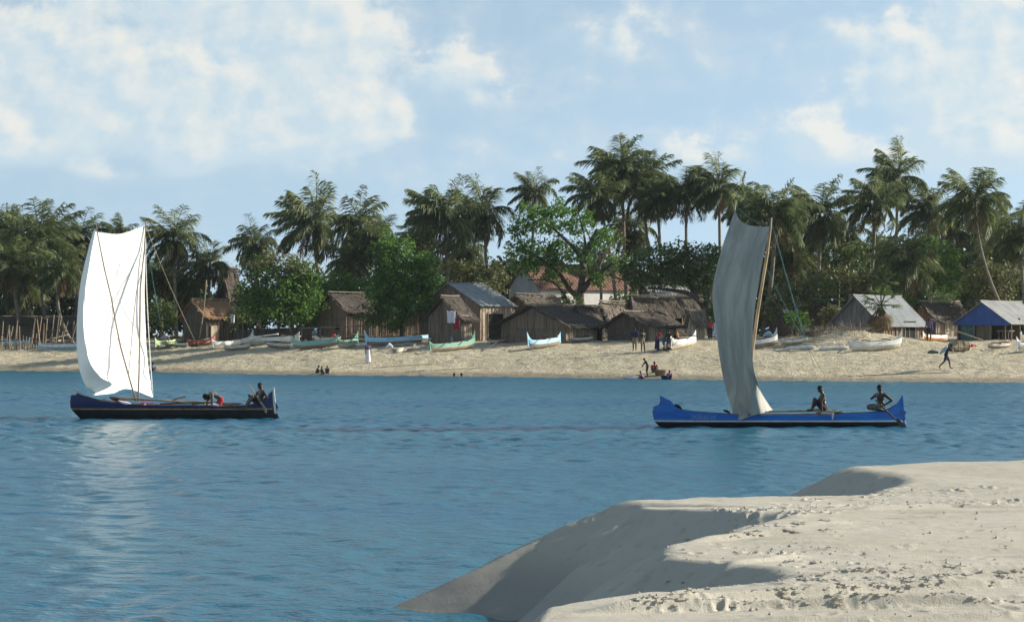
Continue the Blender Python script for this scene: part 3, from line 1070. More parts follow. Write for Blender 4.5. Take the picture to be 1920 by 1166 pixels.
def spline(ctrl, t):
    """Catmull-Rom through ctrl at t in 0..1"""
    n = len(ctrl) - 1
    x = min(max(t, 0), .99999) * n
    i = int(x)
    f = x - i
    p0, p1, p2, p3 = (np.asarray(ctrl[min(max(q, 0), n)], float) for q in (i - 1, i, i + 1, i + 2))
    return .5 * (2 * p1 + (p2 - p0) * f + (2 * p0 - 5 * p1 + 4 * p2 - p3) * f * f + (3 * p1 - p0 - 3 * p2 + p3) * f ** 3)


def sail(cols, Yb, mat, parent, nu=40, nv=64, wrinkle=.02, seed=1):
    """cols: columns of (px, py, distance offset) control points from head to foot"""
    rows = []
    for j in range(nv + 1):
        v = j / nv
        c = [spline(col, v) for col in cols]
        row = []
        for i in range(nu + 1):
            q = spline(c, i / nu)
            p = at(q[0], q[1], Yb + q[2])
            u = i / nu
            w = (mnoise.noise(Vector((u * 5 + v * 2.5, v * 2.0, seed))) + .6 * mnoise.noise(Vector((u * 13 + v * 6, v * 3, seed + 5)))) * wrinkle
            row.append(p + Vector((w * .4, w, 0)))
        rows.append(row)
    mb = MB()
    mb.grid(rows)
    o = mb.build("sail", mat, parent, smooth=True)
    return o


def outrigger(root, Yb, x0, x1, zdeck, mat_float, reach=2.6):
    for x in (x0 * .7 + x1 * .3, x0 * .3 + x1 * .7):
        strip(bend((x, Yb - .55, zdeck + .02), (x + .1, Yb + reach, .22), (0, 0, .12)), .035, "boom", M['pole_grey'], root)
    mb = MB()
    mb.tube(bend((x0 + .6, Yb + reach, .10), (x1 - .8, Yb + reach, .10), (0, 0, -.06)), [.03, .08, .10, .11, .11, .11, .10, .08, .03], 10)
    mb.build("float", mat_float, root, smooth=True)


# --- white sail, navy hull
YA = 89.7
rA, sA, zA, xA = pirogue(
    "long navy blue pirogue with black bottom and ochre line under the white sail", "", YA,
    bow=[(700, 138), (745, 133), (757, 131), (766, 133), (775, 141), (785, 151), (794, 162)],
    stern=[(700, 514), (760, 513), (770, 515), (785, 519), (794, 519)],
    sheer=[(131, 741), (150, 740), (160, 743), (180, 749), (215, 754), (260, 757.5), (320, 759), (400, 761), (440, 762), (472, 758), (488, 752), (500, 744), (508, 735), (514, 729)],
    stripe_z=.345, half_w=.34, mats=[M['hull_black'], M['stripe_gold'], M['hull_navy'], M['wood_brown']], px0=133, px1=513,
    fins=[("prow", [(139, 729), (153, 740), (164, 745), (160, 756), (133, 757), (132.5, 747), (143, 743), (144, 737)], M['hull_navy'], .075),
          ("prow_cap", [(136.5, 726.5), (138.5, 726), (154, 736.5), (153, 740), (144, 736)], M['white'], .11),
          ("sternpost", [(511, 727), (514.5, 727), (515.5, 745), (519, 775), (515, 775), (512, 752)], M['white'], .09),
          ("stern_fin", [(515.3, 752), (521.5, 762), (519, 772), (524, 784), (519, 784), (517, 770)], M['hull_navy'], .07)])
P = lambda px, py, o=0.0: at(px, py, YA + o)
sail([[(180, 428, -1.5), (168, 490, -2.2), (158, 560, -2.3), (157, 625, -1.75), (167, 675, -2.3), (188, 706, -1.5), (209, 722, -1.35), (166, 742, -1.3)],
      [(176, 433, -1.2), (158, 500, -1.0), (147, 560, -.95), (143, 640, -.9), (148, 690, -.9), (160, 722, -.9), (172, 731, -.9), (186, 740, -1.0)],
      [(197, 437, -.4), (180, 505, .1), (168, 575, .35), (166, 640, .35), (175, 690, .3), (190, 715, .2), (205, 726, .1), (212, 737, -.4)],
      [(228, 438, .6), (219, 505, 1.35), (214, 575, 1.6), (214, 640, 1.6), (219, 690, 1.2), (227, 712, 1.35), (235, 722, 1.0), (240, 729, .6)],
      [(272, 424, 2.2), (271, 490, 2.5), (271, 560, 2.6), (273, 620, 2.6), (277, 670, 2.5), (280, 700, 2.5), (283, 722, 2.3), (287, 745, 2.2)]],
     YA, M['sail_white'], rA, wrinkle=.055, seed=3)
strip([P(179, 418, -1.52), P(187, 460, -.9), P(196, 505, -.3), P(208, 555, .25), P(216, 600, .45), P(226, 650, .4), P(240, 700, .2), P(255, 752)], [.022, .026, .029, .031, .033, .035, .036, .04], "spar", M['pole_grey'], rA)
strip([P(273.5, 416, 2.1), P(270.5, 470, 2.2), P(263, 540, 2.0), P(262, 620, 1.7), P(261, 690, .9), P(259, 752, .02)], [.024, .03, .034, .036, .038, .04], "mast", M['pole_grey'], rA)
strip([P(268, 500, 2.1), P(256, 545, 1.75), P(250, 600, 1.45), P(245, 660, .9), P(241, 702, .2)], .017, "prop_pole", M['pole_grey'], rA)
strip(bend(P(272, 424, 2.15), P(287, 745, 2.2), (-.1, .3, 0)), .018, "sail_hem", M['sail_white'], rA)
strip(bend(P(273, 424, 1.5), P(366, 640, 2.6), (0, 0, -.12)), .011, "stay", M['rope_tan'], rA)
strip(bend(P(273, 440, 1.4), P(300, 600, 2.6), (0, 0, -.1)), .007, "stay", M['rope_teal'], rA)
outrigger(rA, YA, xA(190), xA(470), .52, M['hull_navy'])
for a, b, r, mat in [((205, 745, -.1), (370, 757, -.05), .035, 'pole_grey'), ((300, 757, -.12), (455, 757, .05), .03, 'pole_dark'), ((320, 752, .1), (350, 743, .1), .03, 'pole_grey'),
                     ((230, 749, .12), (440, 757, .15), .028, 'pole'), ((360, 757, .2), (400, 755, .2), .05, 'pole_dark')]:
    o = strip(bend(P(*a), P(*b), (0, 0, .03)), r, "spare_pole", M[mat], rA)


def bundle(label, parent_pts, r, mat, cat, name="cloth_bundle", group=None):
    """crumpled cloth lying along parent_pts"""
    mb = MB()
    n = 14
    rows = []
    pts = [Vector(p) for p in parent_pts]
    for i in range(n + 1):
        q = spline([tuple(p) for p in pts], i / n)
        c = Vector(q)
        d = (pts[-1] - pts[0]).normalized()
        s = d.cross(Vector((0, 0, 1))).normalized()
        e = max(.12, math.sin(math.pi * min(max(i / n, .02), .98))) ** .5
        row = []
        for k in range(12):
            a = 2 * math.pi * k / 12
            w = r * e * (1 + .35 * mnoise.noise(c * 4 + Vector((math.cos(a), math.sin(a), 0)) * 1.5))
            row.append(c + s * math.cos(a) * w * 1.2 + Vector((0, 0, 1)) * math.sin(a) * w * .8)
        rows.append(row)
    mb.grid(rows, 0, closed=True)
    for q in (0, n):
        mb.add(rows[q], [tuple(range(12))])
    cen = sum(pts, Vector()) / len(pts)
    o = mb.build(name, mat, None, smooth=True)
    o.data.transform(Matrix.Translation(-cen))
    o.location = cen
    return tag(o, label, cat, group)


bundle("red cloth bundle lying in the navy pirogue before its mast", [P(208, 747, .05), P(222, 750, .05), P(236, 755, .0)], .10, M['c_red'], "cloth")
bundle("white cloth bundle spilling over the navy hull beside the mast", [P(222, 751, -.25), P(234, 755, -.3), P(246, 757, -.3)], .07, M['c_white'], "cloth")
bundle("pink cloth bundle lying behind the mast of the navy pirogue", [P(262, 755, -.1), P(276, 756, -.1), P(290, 758, -.1)], .07, M['c_pink'], "cloth")
bundle("white sack by the hands of the bending man", [P(394, 758, -.2), P(403, 759, -.25), P(411, 761, -.3)], .07, M['c_white'], "sack", "sack")
bundle("pale cloth laid between the bending man and the navy boat's helmsman", [P(416, 758, 0), P(434, 759, 0), P(452, 760, 0)], .06, M['c_tan'], "cloth")

person("man bending low over the navy boat, head down, grey shirt and red shorts", P(414, 767, .02), "bend", math.pi + .25, 1.0,
       [("shirt", M['c_plaid']), ("shorts", M['c_red'])], detail=True)
hA = person("bare-chested man in dark shorts seated at the stern of the navy boat holding a paddle", P(488, 762, .0), "helm_sit", math.pi + .45, 1.0,
            [("shorts", M['c_black'])], detail=True)
pd = thing("paddle", "pale wooden paddle held across the navy boat's helmsman", "paddle", P(478, 738, -.25))
strip([P(466.5, 720, -.32), P(478, 738, -.25), P(491, 759, -.3)], [.022, .024, .026], "shaft", M['pole'], pd)
mb = MB()
mb.prism([P(489, 756, -.3), P(492, 755, -.3), P(500, 768, -.36), P(500, 775, -.38), P(496, 772, -.38)], (0, .03, 0))
mb.build("blade", M['pole_grey'], pd)

# --- grey sail, bright blue hull
YB = 82.0
rB, sB, zB, xB = pirogue(
    "long bright blue pirogue with black bottom and white line under the grey sail", "", YB,
    bow=[(740, 1226), (764, 1225), (772, 1223), (790, 1227), (800, 1237), (809, 1246)],
    stern=[(700, 1690), (770, 1690), (780, 1692), (788, 1694), (800, 1701), (809, 1701)],
    sheer=[(1223, 764), (1240, 757), (1258, 757), (1268, 764), (1280, 768), (1300, 771), (1340, 774), (1370, 776), (1430, 777), (1500, 777), (1560, 776), (1630, 773), (1655, 771), (1672, 765), (1684, 756), (1690, 746)],
    stripe_z=.175, half_w=.36, mats=[M['hull_black'], M['white'], M['hull_blue'], M['wood_brown']], px0=1225, px1=1691,
    fins=[("prow", [(1237, 741), (1247, 746), (1258, 751.5), (1264, 760), (1272, 765), (1284, 769), (1284, 783), (1230, 783), (1224.2, 773), (1226.5, 764.5), (1235, 758.5), (1238, 751)], M['hull_blue'], .09),
          ("stern_fin", [(1692, 740), (1693.5, 752), (1694.5, 768), (1699.5, 773), (1696.5, 777), (1697.5, 787), (1680, 787), (1664, 769), (1675, 763), (1685, 753)], M['hull_blue'], .09)])
P = lambda px, py, o=0.0: at(px, py, YB + o)
txt = bpy.data.curves.new("painted_name", 'FONT')
txt.body = "ZAZBURU HT"
txt.size = .19
txt.extrude = .002
txt.space_character = 1.05
to = bpy.data.objects.new("tmp_text", txt)
scene.collection.objects.link(to)
dg = bpy.context.evaluated_depsgraph_get()
tm = bpy.data.meshes.new_from_object(to.evaluated_get(dg))
bpy.data.objects.remove(to)
tm.materials.clear()
tm.materials.append(M['c_lblue'])
wid = max(v.co.x for v in tm.vertices)
k = ((1341 - 1294.5) / sB) / wid
tm.transform(Matrix.Diagonal((k, 1.0, 1, 1)))
lo_y, hi_y = 784.5, 776.5
# lay the lettering on the hull side so that it follows the planking
hullB = [c for c in rB.children if c.name.startswith("hull")][0]
from mathutils.bvhtree import BVHTree
bv = BVHTree.FromPolygons([v.co.copy() for v in hullB.data.vertices], [tuple(p.vertices) for p in hullB.data.polygons])
hz = max(v.co.y for v in tm.vertices)
for v in tm.vertices:
    wx = xB(1294.5) + v.co.x - rB.location.x
    pxx = 1294.5 + v.co.x * sB
    low, high = 783.6 + (pxx - 1294) * .05, 776.6 + (pxx - 1294) * .055
    wz = zB(low + (high - low) * v.co.y / hz)
    hit = bv.ray_cast(Vector((wx, -3, wz)), Vector((0, 1, 0)))[0]
    v.co = Vector((wx, (hit.y if hit else -.33) - .006 - v.co.z, wz))
link_mesh("painted_name", tm, rB)
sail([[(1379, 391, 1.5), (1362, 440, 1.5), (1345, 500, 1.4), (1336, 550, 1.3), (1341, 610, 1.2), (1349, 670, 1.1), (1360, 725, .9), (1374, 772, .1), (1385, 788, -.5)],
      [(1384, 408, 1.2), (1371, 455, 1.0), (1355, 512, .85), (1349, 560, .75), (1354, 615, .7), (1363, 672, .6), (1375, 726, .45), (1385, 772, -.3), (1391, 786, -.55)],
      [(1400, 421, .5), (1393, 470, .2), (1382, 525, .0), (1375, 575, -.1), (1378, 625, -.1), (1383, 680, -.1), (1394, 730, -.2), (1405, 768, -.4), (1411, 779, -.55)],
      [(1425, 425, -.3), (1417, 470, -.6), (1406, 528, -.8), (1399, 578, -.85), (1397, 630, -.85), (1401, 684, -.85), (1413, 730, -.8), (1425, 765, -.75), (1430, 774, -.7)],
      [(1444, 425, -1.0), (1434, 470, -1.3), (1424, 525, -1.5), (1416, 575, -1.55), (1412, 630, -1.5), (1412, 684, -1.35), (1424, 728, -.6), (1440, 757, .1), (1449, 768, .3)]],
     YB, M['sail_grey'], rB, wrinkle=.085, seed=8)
strip([P(1446.5, 408, -1.05), P(1444, 430, -1.0), P(1438, 480, -.85), P(1428, 540, -.7), P(1420, 590, -.55), P(1412, 650, -.35), P(1405, 720, -.15), P(1401, 782, 0)], [.03, .045, .05, .052, .055, .055, .055, .055], "mast", M['pole'], rB)
strip([P(1378, 384, 1.5), P(1376, 430, 1.35), P(1380, 520, 1.1), P(1390, 620, .7), P(1399, 720, .3), P(1404, 780, .1)], [.03, .034, .038, .042, .045, .05], "spar", M['pole_grey'], rB)
for a, b, sag in [((1446, 414, -1.), (1528, 690, 2.6), (0, 0, -.2)), ((1436, 500, -.8), (1545, 700, 2.6), (0, 0, -.15)), ((1379, 386, 1.5), (1444, 424, -1.0), (0, 0, -.15)),
                  ((1454, 440, .3), (1512, 640, 2.5), (0, 0, -.1))]:
    strip(bend(P(*a), P(*b), sag), .006, "stay", M['rope_teal'], rB)
outrigger(rB, YB, xB(1300), xB(1640), .42, M['hull_blue'])
for a, b, r, mat in [((1420, 772, .1), (1560, 771, .1), .03, 'pole_grey'), ((1500, 770, -.1), (1580, 773, -.15), .035, 'pole'), ((1515, 768, .1), (1572, 771, .1), .03, 'pole_grey')]:
    strip(bend(P(*a), P(*b), (0, 0, .02)), r, "spare_pole", M[mat], rB)
bundle("small dark bundle on the fore deck of the bright blue pirogue", [P(1264, 760, 0), P(1271, 762, 0), P(1279, 767, 0)], .09, M['c_black'], "bundle")
bundle("dark rag hanging at the mast foot left of the grey sail", [P(1356, 769, 0), P(1363, 771, 0), P(1369, 774, 0)], .06, M['c_black'], "cloth")
bundle("dark sack behind the seated man of the bright blue boat", [P(1560, 770, 0), P(1568, 772, 0), P(1576, 774, 0)], .08, M['c_black'], "sack", "sack")
bundle("white rag hanging by the seated man on the bright blue hull", [P(1562, 773, -.37), P(1561.5, 779, -.4), P(1561, 786, -.4)], .035, M['c_white'], "cloth")
person("bare-chested man sitting amidships in the bright blue boat with his knees drawn up", P(1545, 771, -.02), "sit_knees", math.pi, 1.0,
       [("shorts", M['c_black'])], detail=True)
person("bare-chested man at the stern of the bright blue boat steering with a long dark paddle", P(1652, 772, -.02), "helm_kneel", math.pi + .35, 1.0,
       [("wrap", M['c_plaid'])], detail=True)
pd = thing("paddle", "long dark paddle dipped over the stern of the bright blue boat", "paddle", P(1665, 775, -.4))
strip([P(1641, 749, -.2), P(1650, 758, -.3), P(1665, 773, -.42), P(1684, 790, -.5)], [.022, .026, .028, .03], "shaft", M['pole_dark'], pd)
mb = MB()
mb.prism([P(1680, 785, -.5), P(1685, 785, -.5), P(1699, 799, -.55), P(1698, 805, -.55), P(1691, 802, -.55)], (0, .035, 0))
mb.build("blade", M['pole_dark'], pd)
# ---------------------------------------------------------------- huts and houses
rng = random.Random(11)


def roof_slope(mb, p00, p01, p10, p11, thick, tin, nx=18, ny=7, rag=.11, mi=0):
    """p00..p01 along the ridge, p10..p11 along the eave"""
    p00, p01, p10, p11 = map(Vector, (p00, p01, p10, p11))
    nrm = (p01 - p00).cross(p10 - p00).normalized()
    if nrm.z < 0:
        nrm = -nrm
    ln = (p01 - p00).length
    if tin:
        nx = max(12, int(ln / .09))
        ny = 3
    top = []
    for i in range(nx + 1):
        u = i / nx
        row = []
        for j in range(ny + 1):
            v = j / ny
            p = p00.lerp(p01, u).lerp(p10.lerp(p11, u), v)
            if tin:
                p = p + nrm * (.02 * math.sin(u * ln / .36 * 2 * math.pi) + .02 * mnoise.noise(p * .8))
            else:
                p = p + nrm * (rag * mnoise.noise(p * 2.2) + rag * 1.6 * mnoise.noise(p * .5 + Vector((0, 0, ln))) - .10 * math.sin(math.pi * u) + (.025 if j % 2 else 0))
                if j == ny:
                    p = p + (p10 - p00).normalized() * rng.uniform(-.05, .12)
            row.append(p)
        top.append(row)
    bot = [[p - nrm * thick for p in row] for row in top]
    mb.grid(top, mi)
    mb.grid(bot, mi)
    mb.grid([[r[0] for r in top], [r[0] for r in bot]], mi)
    mb.grid([[r[-1] for r in top], [r[-1] for r in bot]], mi)
    mb.grid([top[0], bot[0]], mi)
    mb.grid([top[-1], bot[-1]], mi)
    if not tin:
        down = (p10 - p00).normalized()
        al = (p01 - p00).normalized()
        n = int(ln / .07)
        for q in range(n):      # ragged straw along the eave and loose straw on the slope
            for v, l0 in ((1.0, .52), (rng.random(), .42), (rng.random(), .42)):
                u = (q + rng.random()) / n
                p = p00.lerp(p01, u).lerp(p10.lerp(p11, u), v) + nrm * rng.uniform(.0, .05)
                d = (down + al * rng.uniform(-.35, .35) + nrm * rng.uniform(-.15, .12)).normalized()
                l = l0 * rng.uniform(.4, 1.1)
                w = al * rng.uniform(.03, .06)
                mb.add([p - w, p + w, p + d * l + w * .3, p + d * l - w * .3], [(0, 1, 2, 3)], mi)
        m = int((p10 - p00).length / .10)
        for q in range(m):
            v = (q + rng.random()) / m
            p = p00.lerp(p10, v)
            d = (-al + down * rng.uniform(-.2, .8) - nrm * .2).normalized()
            l = rng.uniform(.08, .42)
            w = down * .05
            mb.add([p - w, p + w, p + d * l + w * .3, p + d * l - w * .3], [(0, 1, 2, 3)], mi)


def sticks_wall(mb, a, b, h0f, h1f, step=.17, out=Vector((0, 0, 0)), r=.028, mi=0):
    """upright reeds and poles standing proud of a wall, from a to b; heights by functions of 0..1"""
    a, b = Vector(a), Vector(b)
    n = max(2, int((b - a).length / step))
    for i in range(n + 1):
        u = min(max((i + rng.uniform(-.3, .3)) / n, 0.01), .99)
        p = a.lerp(b, u) + out
        rr = r * rng.uniform(.6, 1.5)
        mb.tube([p + Vector((0, 0, h0f(u))), p + Vector((rng.uniform(-.04, .04), rng.uniform(-.04, .04), 0)) + Vector((0, 0, h1f(u) + rng.uniform(-.05, .06)))], [rr, rr * .8], 5, mi)


def hut(label, gx0, gx1, lx, eave, ridge, Y, rot=52, gable='reed_dark', side='reed', roof='thatch', over=.35, name="reed_hut", cat="hut",
        door=None, window=None, tin=False, sticks=True, open_side=False, side_frac=1.0, group="huts of the beach village", thick=.13, tri=None, posts=0, oneslope=False):
    s = FPX / Y
    th = math.radians(rot)
    w = (gx1 - gx0) / s / math.sin(th)
    l = (lx - gx1) / s / math.cos(th)
    P1 = base(gx1, Y)
    he = EYE - (eave - HORIZON) / s - P1.z
    hr = EYE - (ridge - HORIZON) / s - P1.z
    t = thing(name, label, cat, P1, th, group)
    Z0 = -.4
    tk = .10
    # gable walls (pentagon slabs), the side walls butt between them
    for nm, x in (("gable_wall", 0), ("gable_wall", l)):
        mb = MB()
        top = he if tri else None
        poly = [(x, 0, Z0), (x, w, Z0), (x, w, he), (x, w / 2, hr - .06), (x, 0, he)] if not tri else [(x, 0, he - .25), (x, w, he - .25), (x, w, he), (x, w / 2, hr - .06), (x, 0, he)]
        mb.prism(poly, (tk, 0, 0))
        if sticks and not tri and x == 0:
            sticks_wall(mb, (0, 0, 0), (0, w, 0), lambda u: Z0, lambda u: he + (hr - he) * (1 - abs(2 * u - 1)) - .12, .2, Vector((-tk * .5 - .012, 0, 0)))
            for hz in (he * .33, he * .7):
                mb.tube([(-tk * .5 - .05, .05, hz), (-tk * .5 - .05, w - .05, hz + .05)], .03, 6)
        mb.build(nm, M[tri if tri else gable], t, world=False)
    if not open_side:
        for nm, y in (("side_wall", 0), ("side_wall", w)):
            mb = MB()
            L = l * side_frac
            mb.box((tk / 2 + (L - tk) / 2, y + (tk / 2 if y == 0 else -tk / 2), (he - .03 + Z0) / 2), (L - tk - .01, tk, he - .03 - Z0))
            if sticks and y == 0:
                sticks_wall(mb, (0.1, 0, 0), (L - .1, 0, 0), lambda u: Z0, lambda u: he - .1, .2, Vector((0, -.012, 0)), .035)
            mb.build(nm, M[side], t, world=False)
    else:
        mb = MB()
        mb.box((l / 2, w - tk, (he + Z0) / 2), (l - .2, tk, he - Z0 - .06))
        mb.build("back_wall", M[gable], t, world=False)
    for i in range(posts):
        mb = MB()
        x = .15 + (l - .3) * i / max(1, posts - 1)
        mb.tube([(x, -.05, Z0), (x + rng.uniform(-.08, .08), -.05, he - .05)], [.06, .05], 7)
        mb.build("post", M['pole_grey'], t, world=False)
    mb = MB()
    sl = (hr - he) / (w / 2)
    roof_slope(mb, (-over, w / 2, hr + .05), (l + over, w / 2, hr + .05), (-over, -over, he - over * sl + .05), (l + over, -over, he - over * sl + .05), thick, tin)
    roof_slope(mb, (-over, w / 2, hr + .052), (l + over, w / 2, hr + .052), (-over, w + over, he - over * sl + .05), (l + over, w + over, he - over * sl + .05), thick, tin)
    rf = mb.build("roof", M[roof], t, world=False)
    rp = MB()
    rp.tube(bend((-over - .1, w / 2, hr + .12), (l + over + .1, w / 2, hr + .12), (0, 0, -.04)), .06 if not tin else .05, 7)
    rp.build("ridge_pole", M['pole_grey'] if not tin else M[roof], rf, world=False)
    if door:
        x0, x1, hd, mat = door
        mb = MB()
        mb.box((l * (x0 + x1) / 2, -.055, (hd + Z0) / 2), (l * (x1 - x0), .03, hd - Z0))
        d = mb.build("doorway", M[mat], t, world=False)  # flat panel on the wall; the black ones paint the shade inside
        for x in (x0, x1):
            mb = MB()
            mb.tube([(l * x, -.085, Z0), (l * x, -.085, hd + .05)], .045, 6)
            mb.build("door_post", M['pole'], d, world=False)
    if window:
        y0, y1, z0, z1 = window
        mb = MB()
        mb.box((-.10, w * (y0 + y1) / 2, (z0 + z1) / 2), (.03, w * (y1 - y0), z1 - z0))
        d = mb.build("window", M['hollow'], t, world=False)  # flat black panel, the room's shade put into its colour
        mb = MB()
        mb.tube([(-.13, w * y0, z0), (-.13, w * y1, z0), (-.13, w * y1, z1), (-.13, w * y0, z1), (-.13, w * y0, z0)], .03, 6)
        mb.build("window_frame", M['pole_grey'], d, world=False)
    return t, w, l, he, hr


hut("hut with rust brown thatch and dark walls behind the canoe with the red bow", 336, 388, 436, 590, 562, 219, 45, roof='thatch_brown', gable='reed_dark', side='reed_dark', door=(.12, .38, 1.7, 'reed_pale'))
hut("tall pointed grey thatched hut rising behind the rounded bright green tree", 407, 432, 448, 556, 502, 243, 50, roof='thatch', gable='thatch', side='reed_dark')
hut("dark reed hut with long sloping roof between two bright green trees", 590, 650, 790, 580, 549, 214, 40, gable='reed', side='reed_dark', window=(.2, .35, .9, 1.4))
hut("large hut with a sloping grey corrugated metal roof", 784, 901, 964, 571, 531, 207, 52, gable='reed', side='reed_pale', roof='tin', tin=True, window=(.72, .82, 1.5, 2.1), door=(.2, .66, 2.4, 'hollow'), over=.3, thick=.03)
hut("small thatched lean-to hut standing before the metal roofed hut", 802, 866, 884, 590, 556, 202, 52, gable='reed', side='reed_pale', roof='thatch', over=.5)
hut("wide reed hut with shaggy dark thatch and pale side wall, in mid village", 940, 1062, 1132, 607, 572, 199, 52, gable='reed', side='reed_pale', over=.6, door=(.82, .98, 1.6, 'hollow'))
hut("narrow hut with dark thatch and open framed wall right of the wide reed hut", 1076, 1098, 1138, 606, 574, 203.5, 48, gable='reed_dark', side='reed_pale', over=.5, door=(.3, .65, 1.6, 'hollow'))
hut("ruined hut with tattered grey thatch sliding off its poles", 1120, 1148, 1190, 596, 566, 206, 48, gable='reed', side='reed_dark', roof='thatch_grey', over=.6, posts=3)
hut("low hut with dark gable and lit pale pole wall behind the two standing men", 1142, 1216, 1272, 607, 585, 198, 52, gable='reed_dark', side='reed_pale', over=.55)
hut("long hut with grey two-tier thatch beneath the spreading dark tree", 1188, 1200, 1318, 606, 556, 208, 16, gable='reed_dark', side='reed', roof='thatch_grey', over=.5, door=(.55, .68, 1.7, 'hollow'))
hut("small shed with pale upright boards left of the grey sail", 1292, 1300, 1322, 598, 584, 197.5, 40, gable='reed_pale', side='reed_pale', roof='thatch_grey', over=.25)
hut("pale sheet roofed hut seen under the branches of the spreading dark tree", 1205, 1228, 1300, 566, 536, 226, 30, gable='reed', side='reed', roof='tin_pale', tin=True, thick=.03)
hut("open shed of flat ragged thatch on poles before the white house", 957, 990, 1050, 568, 552, 214, 35, gable='reed_dark', side='reed', roof='thatch_grey', open_side=True, posts=6, over=.3)
hut("dark hut with pale grey roof just right of the grey sail", 1446, 1468, 1508, 576, 553, 205, 48, gable='reed_dark', side='reed_dark', roof='tin_pale', tin=True, thick=.03)
hut("dark thatched hut half hidden by the dry fan palm", 1508, 1540, 1570, 585, 562, 201, 48, gable='reed_dark', side='reed_dark', roof='thatch')
hut("grey mat hut with a broad sheet metal roof behind the white canoe", 1570, 1652, 1750, 604, 555, 191, 50, gable='mat_grey', side='reed', roof='tin', tin=True, thick=.03, over=.45, door=(.55, .8, 1.5, 'hollow'), posts=4)
hut("hut with brown ridged thatch left of the blue tarpaulin hut", 1716, 1748, 1828, 592, 566, 203, 46, gable='thatch_brown', side='reed_pale', roof='thatch', over=.4, posts=4)
t, w, l, he, hr = hut("open hut with bright blue tarpaulin gable and pale grey roof", 1805, 1893, 1990, 604, 566, 186, 52, gable='reed_dark', side='reed', roof='tin_pale', tin=True, thick=.03,
                      over=.3, tri='tarp_blue', open_side=True, posts=5)
for y in (.08, .36, .66, .97):
    mb = MB()
    mb.tube([(.0, w * y, -.3), (.02, w * y, he - .2)], .05, 6)
    mb.build("post", M['pole_grey'], t, world=False)
mb = MB()
mb.box((.35, w * .52, .85), (.05, w * .30, 1.9))
sticks_wall(mb, (.31, w * .36, 0), (.31, w * .66, 0), lambda u: -.2, lambda u: 1.9, .13)
mb.build("reed_screen", M['reed'], t, world=False)
mb = MB()
mb.box((.20, w * .80, .95), (.04, w * .26, 1.9))
mb.build("green_net", M['net_green'], t, world=False)
mb = MB()
mb.box((2.2, w * .5, .75), (.08, w * .92, 2.0))
mb.build("inner_wall", M['reed_dark'], t, world=False)
mb = MB()
mb.box((.9, w * .17, .75), (.9, w * .24, .08))
for x in (.55, 1.25):
    for y in (.08, .26):
        mb.tube([(x, w * y, -.2), (x, w * y, .72)], .035, 6)
mb.build("bench", M['pole_grey'], t, world=False)

# the white house with the rusty roof
t, w, l, he, hr = hut("white plastered house with a rust brown roof behind the branching tree", 955, 1012, 1186, 540, 495, 233, 33, gable='plaster_grey', side='plaster', roof='tin_rust', tin=True,
                      sticks=False, thick=.05, name="white_house", cat="house", group=None, over=.25)
for x in (.30, .55, .82):
    mb = MB()
    mb.box((l * x, -.045, he * .55), (.9, .06, 1.0))
    wd = mb.build("window", M['reed_pale'], t, world=False)
    mb = MB()
    mb.box((l * x, -.085, he * .55 - .55), (1.1, .06, .08))
    mb.build("sill", M['plaster_grey'], wd, world=False)

# stake fence and dark wall at the left edge
hut("long dark hut behind the stake fence under the left palms", -70, 20, 150, 606, 594, 229, 30, gable='reed_dark', side='reed_dark', roof='thatch')
f = thing("stake_fence", "rough fence of leaning stakes under the palms at the left edge", "fence", base(70, 223))
for i in range(34):
    px = -12 + i * 4.9 + rng.uniform(-2, 2)
    b0 = base(px, 223 + rng.uniform(-1.5, 1.5))
    mb = MB()
    ln = rng.uniform(1.0, 3.2)
    mb.tube([b0 - Vector((0, 0, .3)), b0 + Vector((rng.uniform(-.3, .8) * ln * .45, rng.uniform(-.2, .2), ln))], [.075, .05], 6)
    mb.build("stake", M[rng.choice(['pole', 'pole_grey', 'pole'])], f)
for hz in (.7, 1.3):
    a, b = base(-15, 223.4), base(152, 223.4)
    strip(bend(a + Vector((0, 0, hz)), b + Vector((0, 0, hz)), (0, 0, .1)), .045, "rail", M['pole_dark'], f)
f = thing("reed_fence", "dark reed fence below the rounded bright green tree", "fence", base(505, 216))
for a, b in ((440, 505), (505, 585)):
    mb = MB()
    pa, pb = base(a, 216), base(b, 216)
    mb.prism([pa - Vector((0, 0, .3)), pb - Vector((0, 0, .3)), pb + Vector((0, 0, 1.3)), pa + Vector((0, 0, 1.25))], (0, .06, 0))
    sticks_wall(mb, pa, pb, lambda u: -.2, lambda u: 1.35, .16, Vector((0, -.04, 0)))
    mb.build("panel", M['reed_dark'], f)
f = thing("drying_rack", "long drying rail on posts before the dark reed hut", "rack", base(630, 209))
for px in (565, 600, 640, 690):
    q = base(px, 209)
    strip([q - Vector((0, 0, .2)), q + Vector((.05, 0, 1.5))], .05, "post", M['pole_grey'], f)
strip(bend(base(560, 209) + Vector((0, 0, 1.5)), base(697, 209) + Vector((0, 0, 1.5)), (0, 0, -.05)), .05, "rail", M['pole_grey'], f)


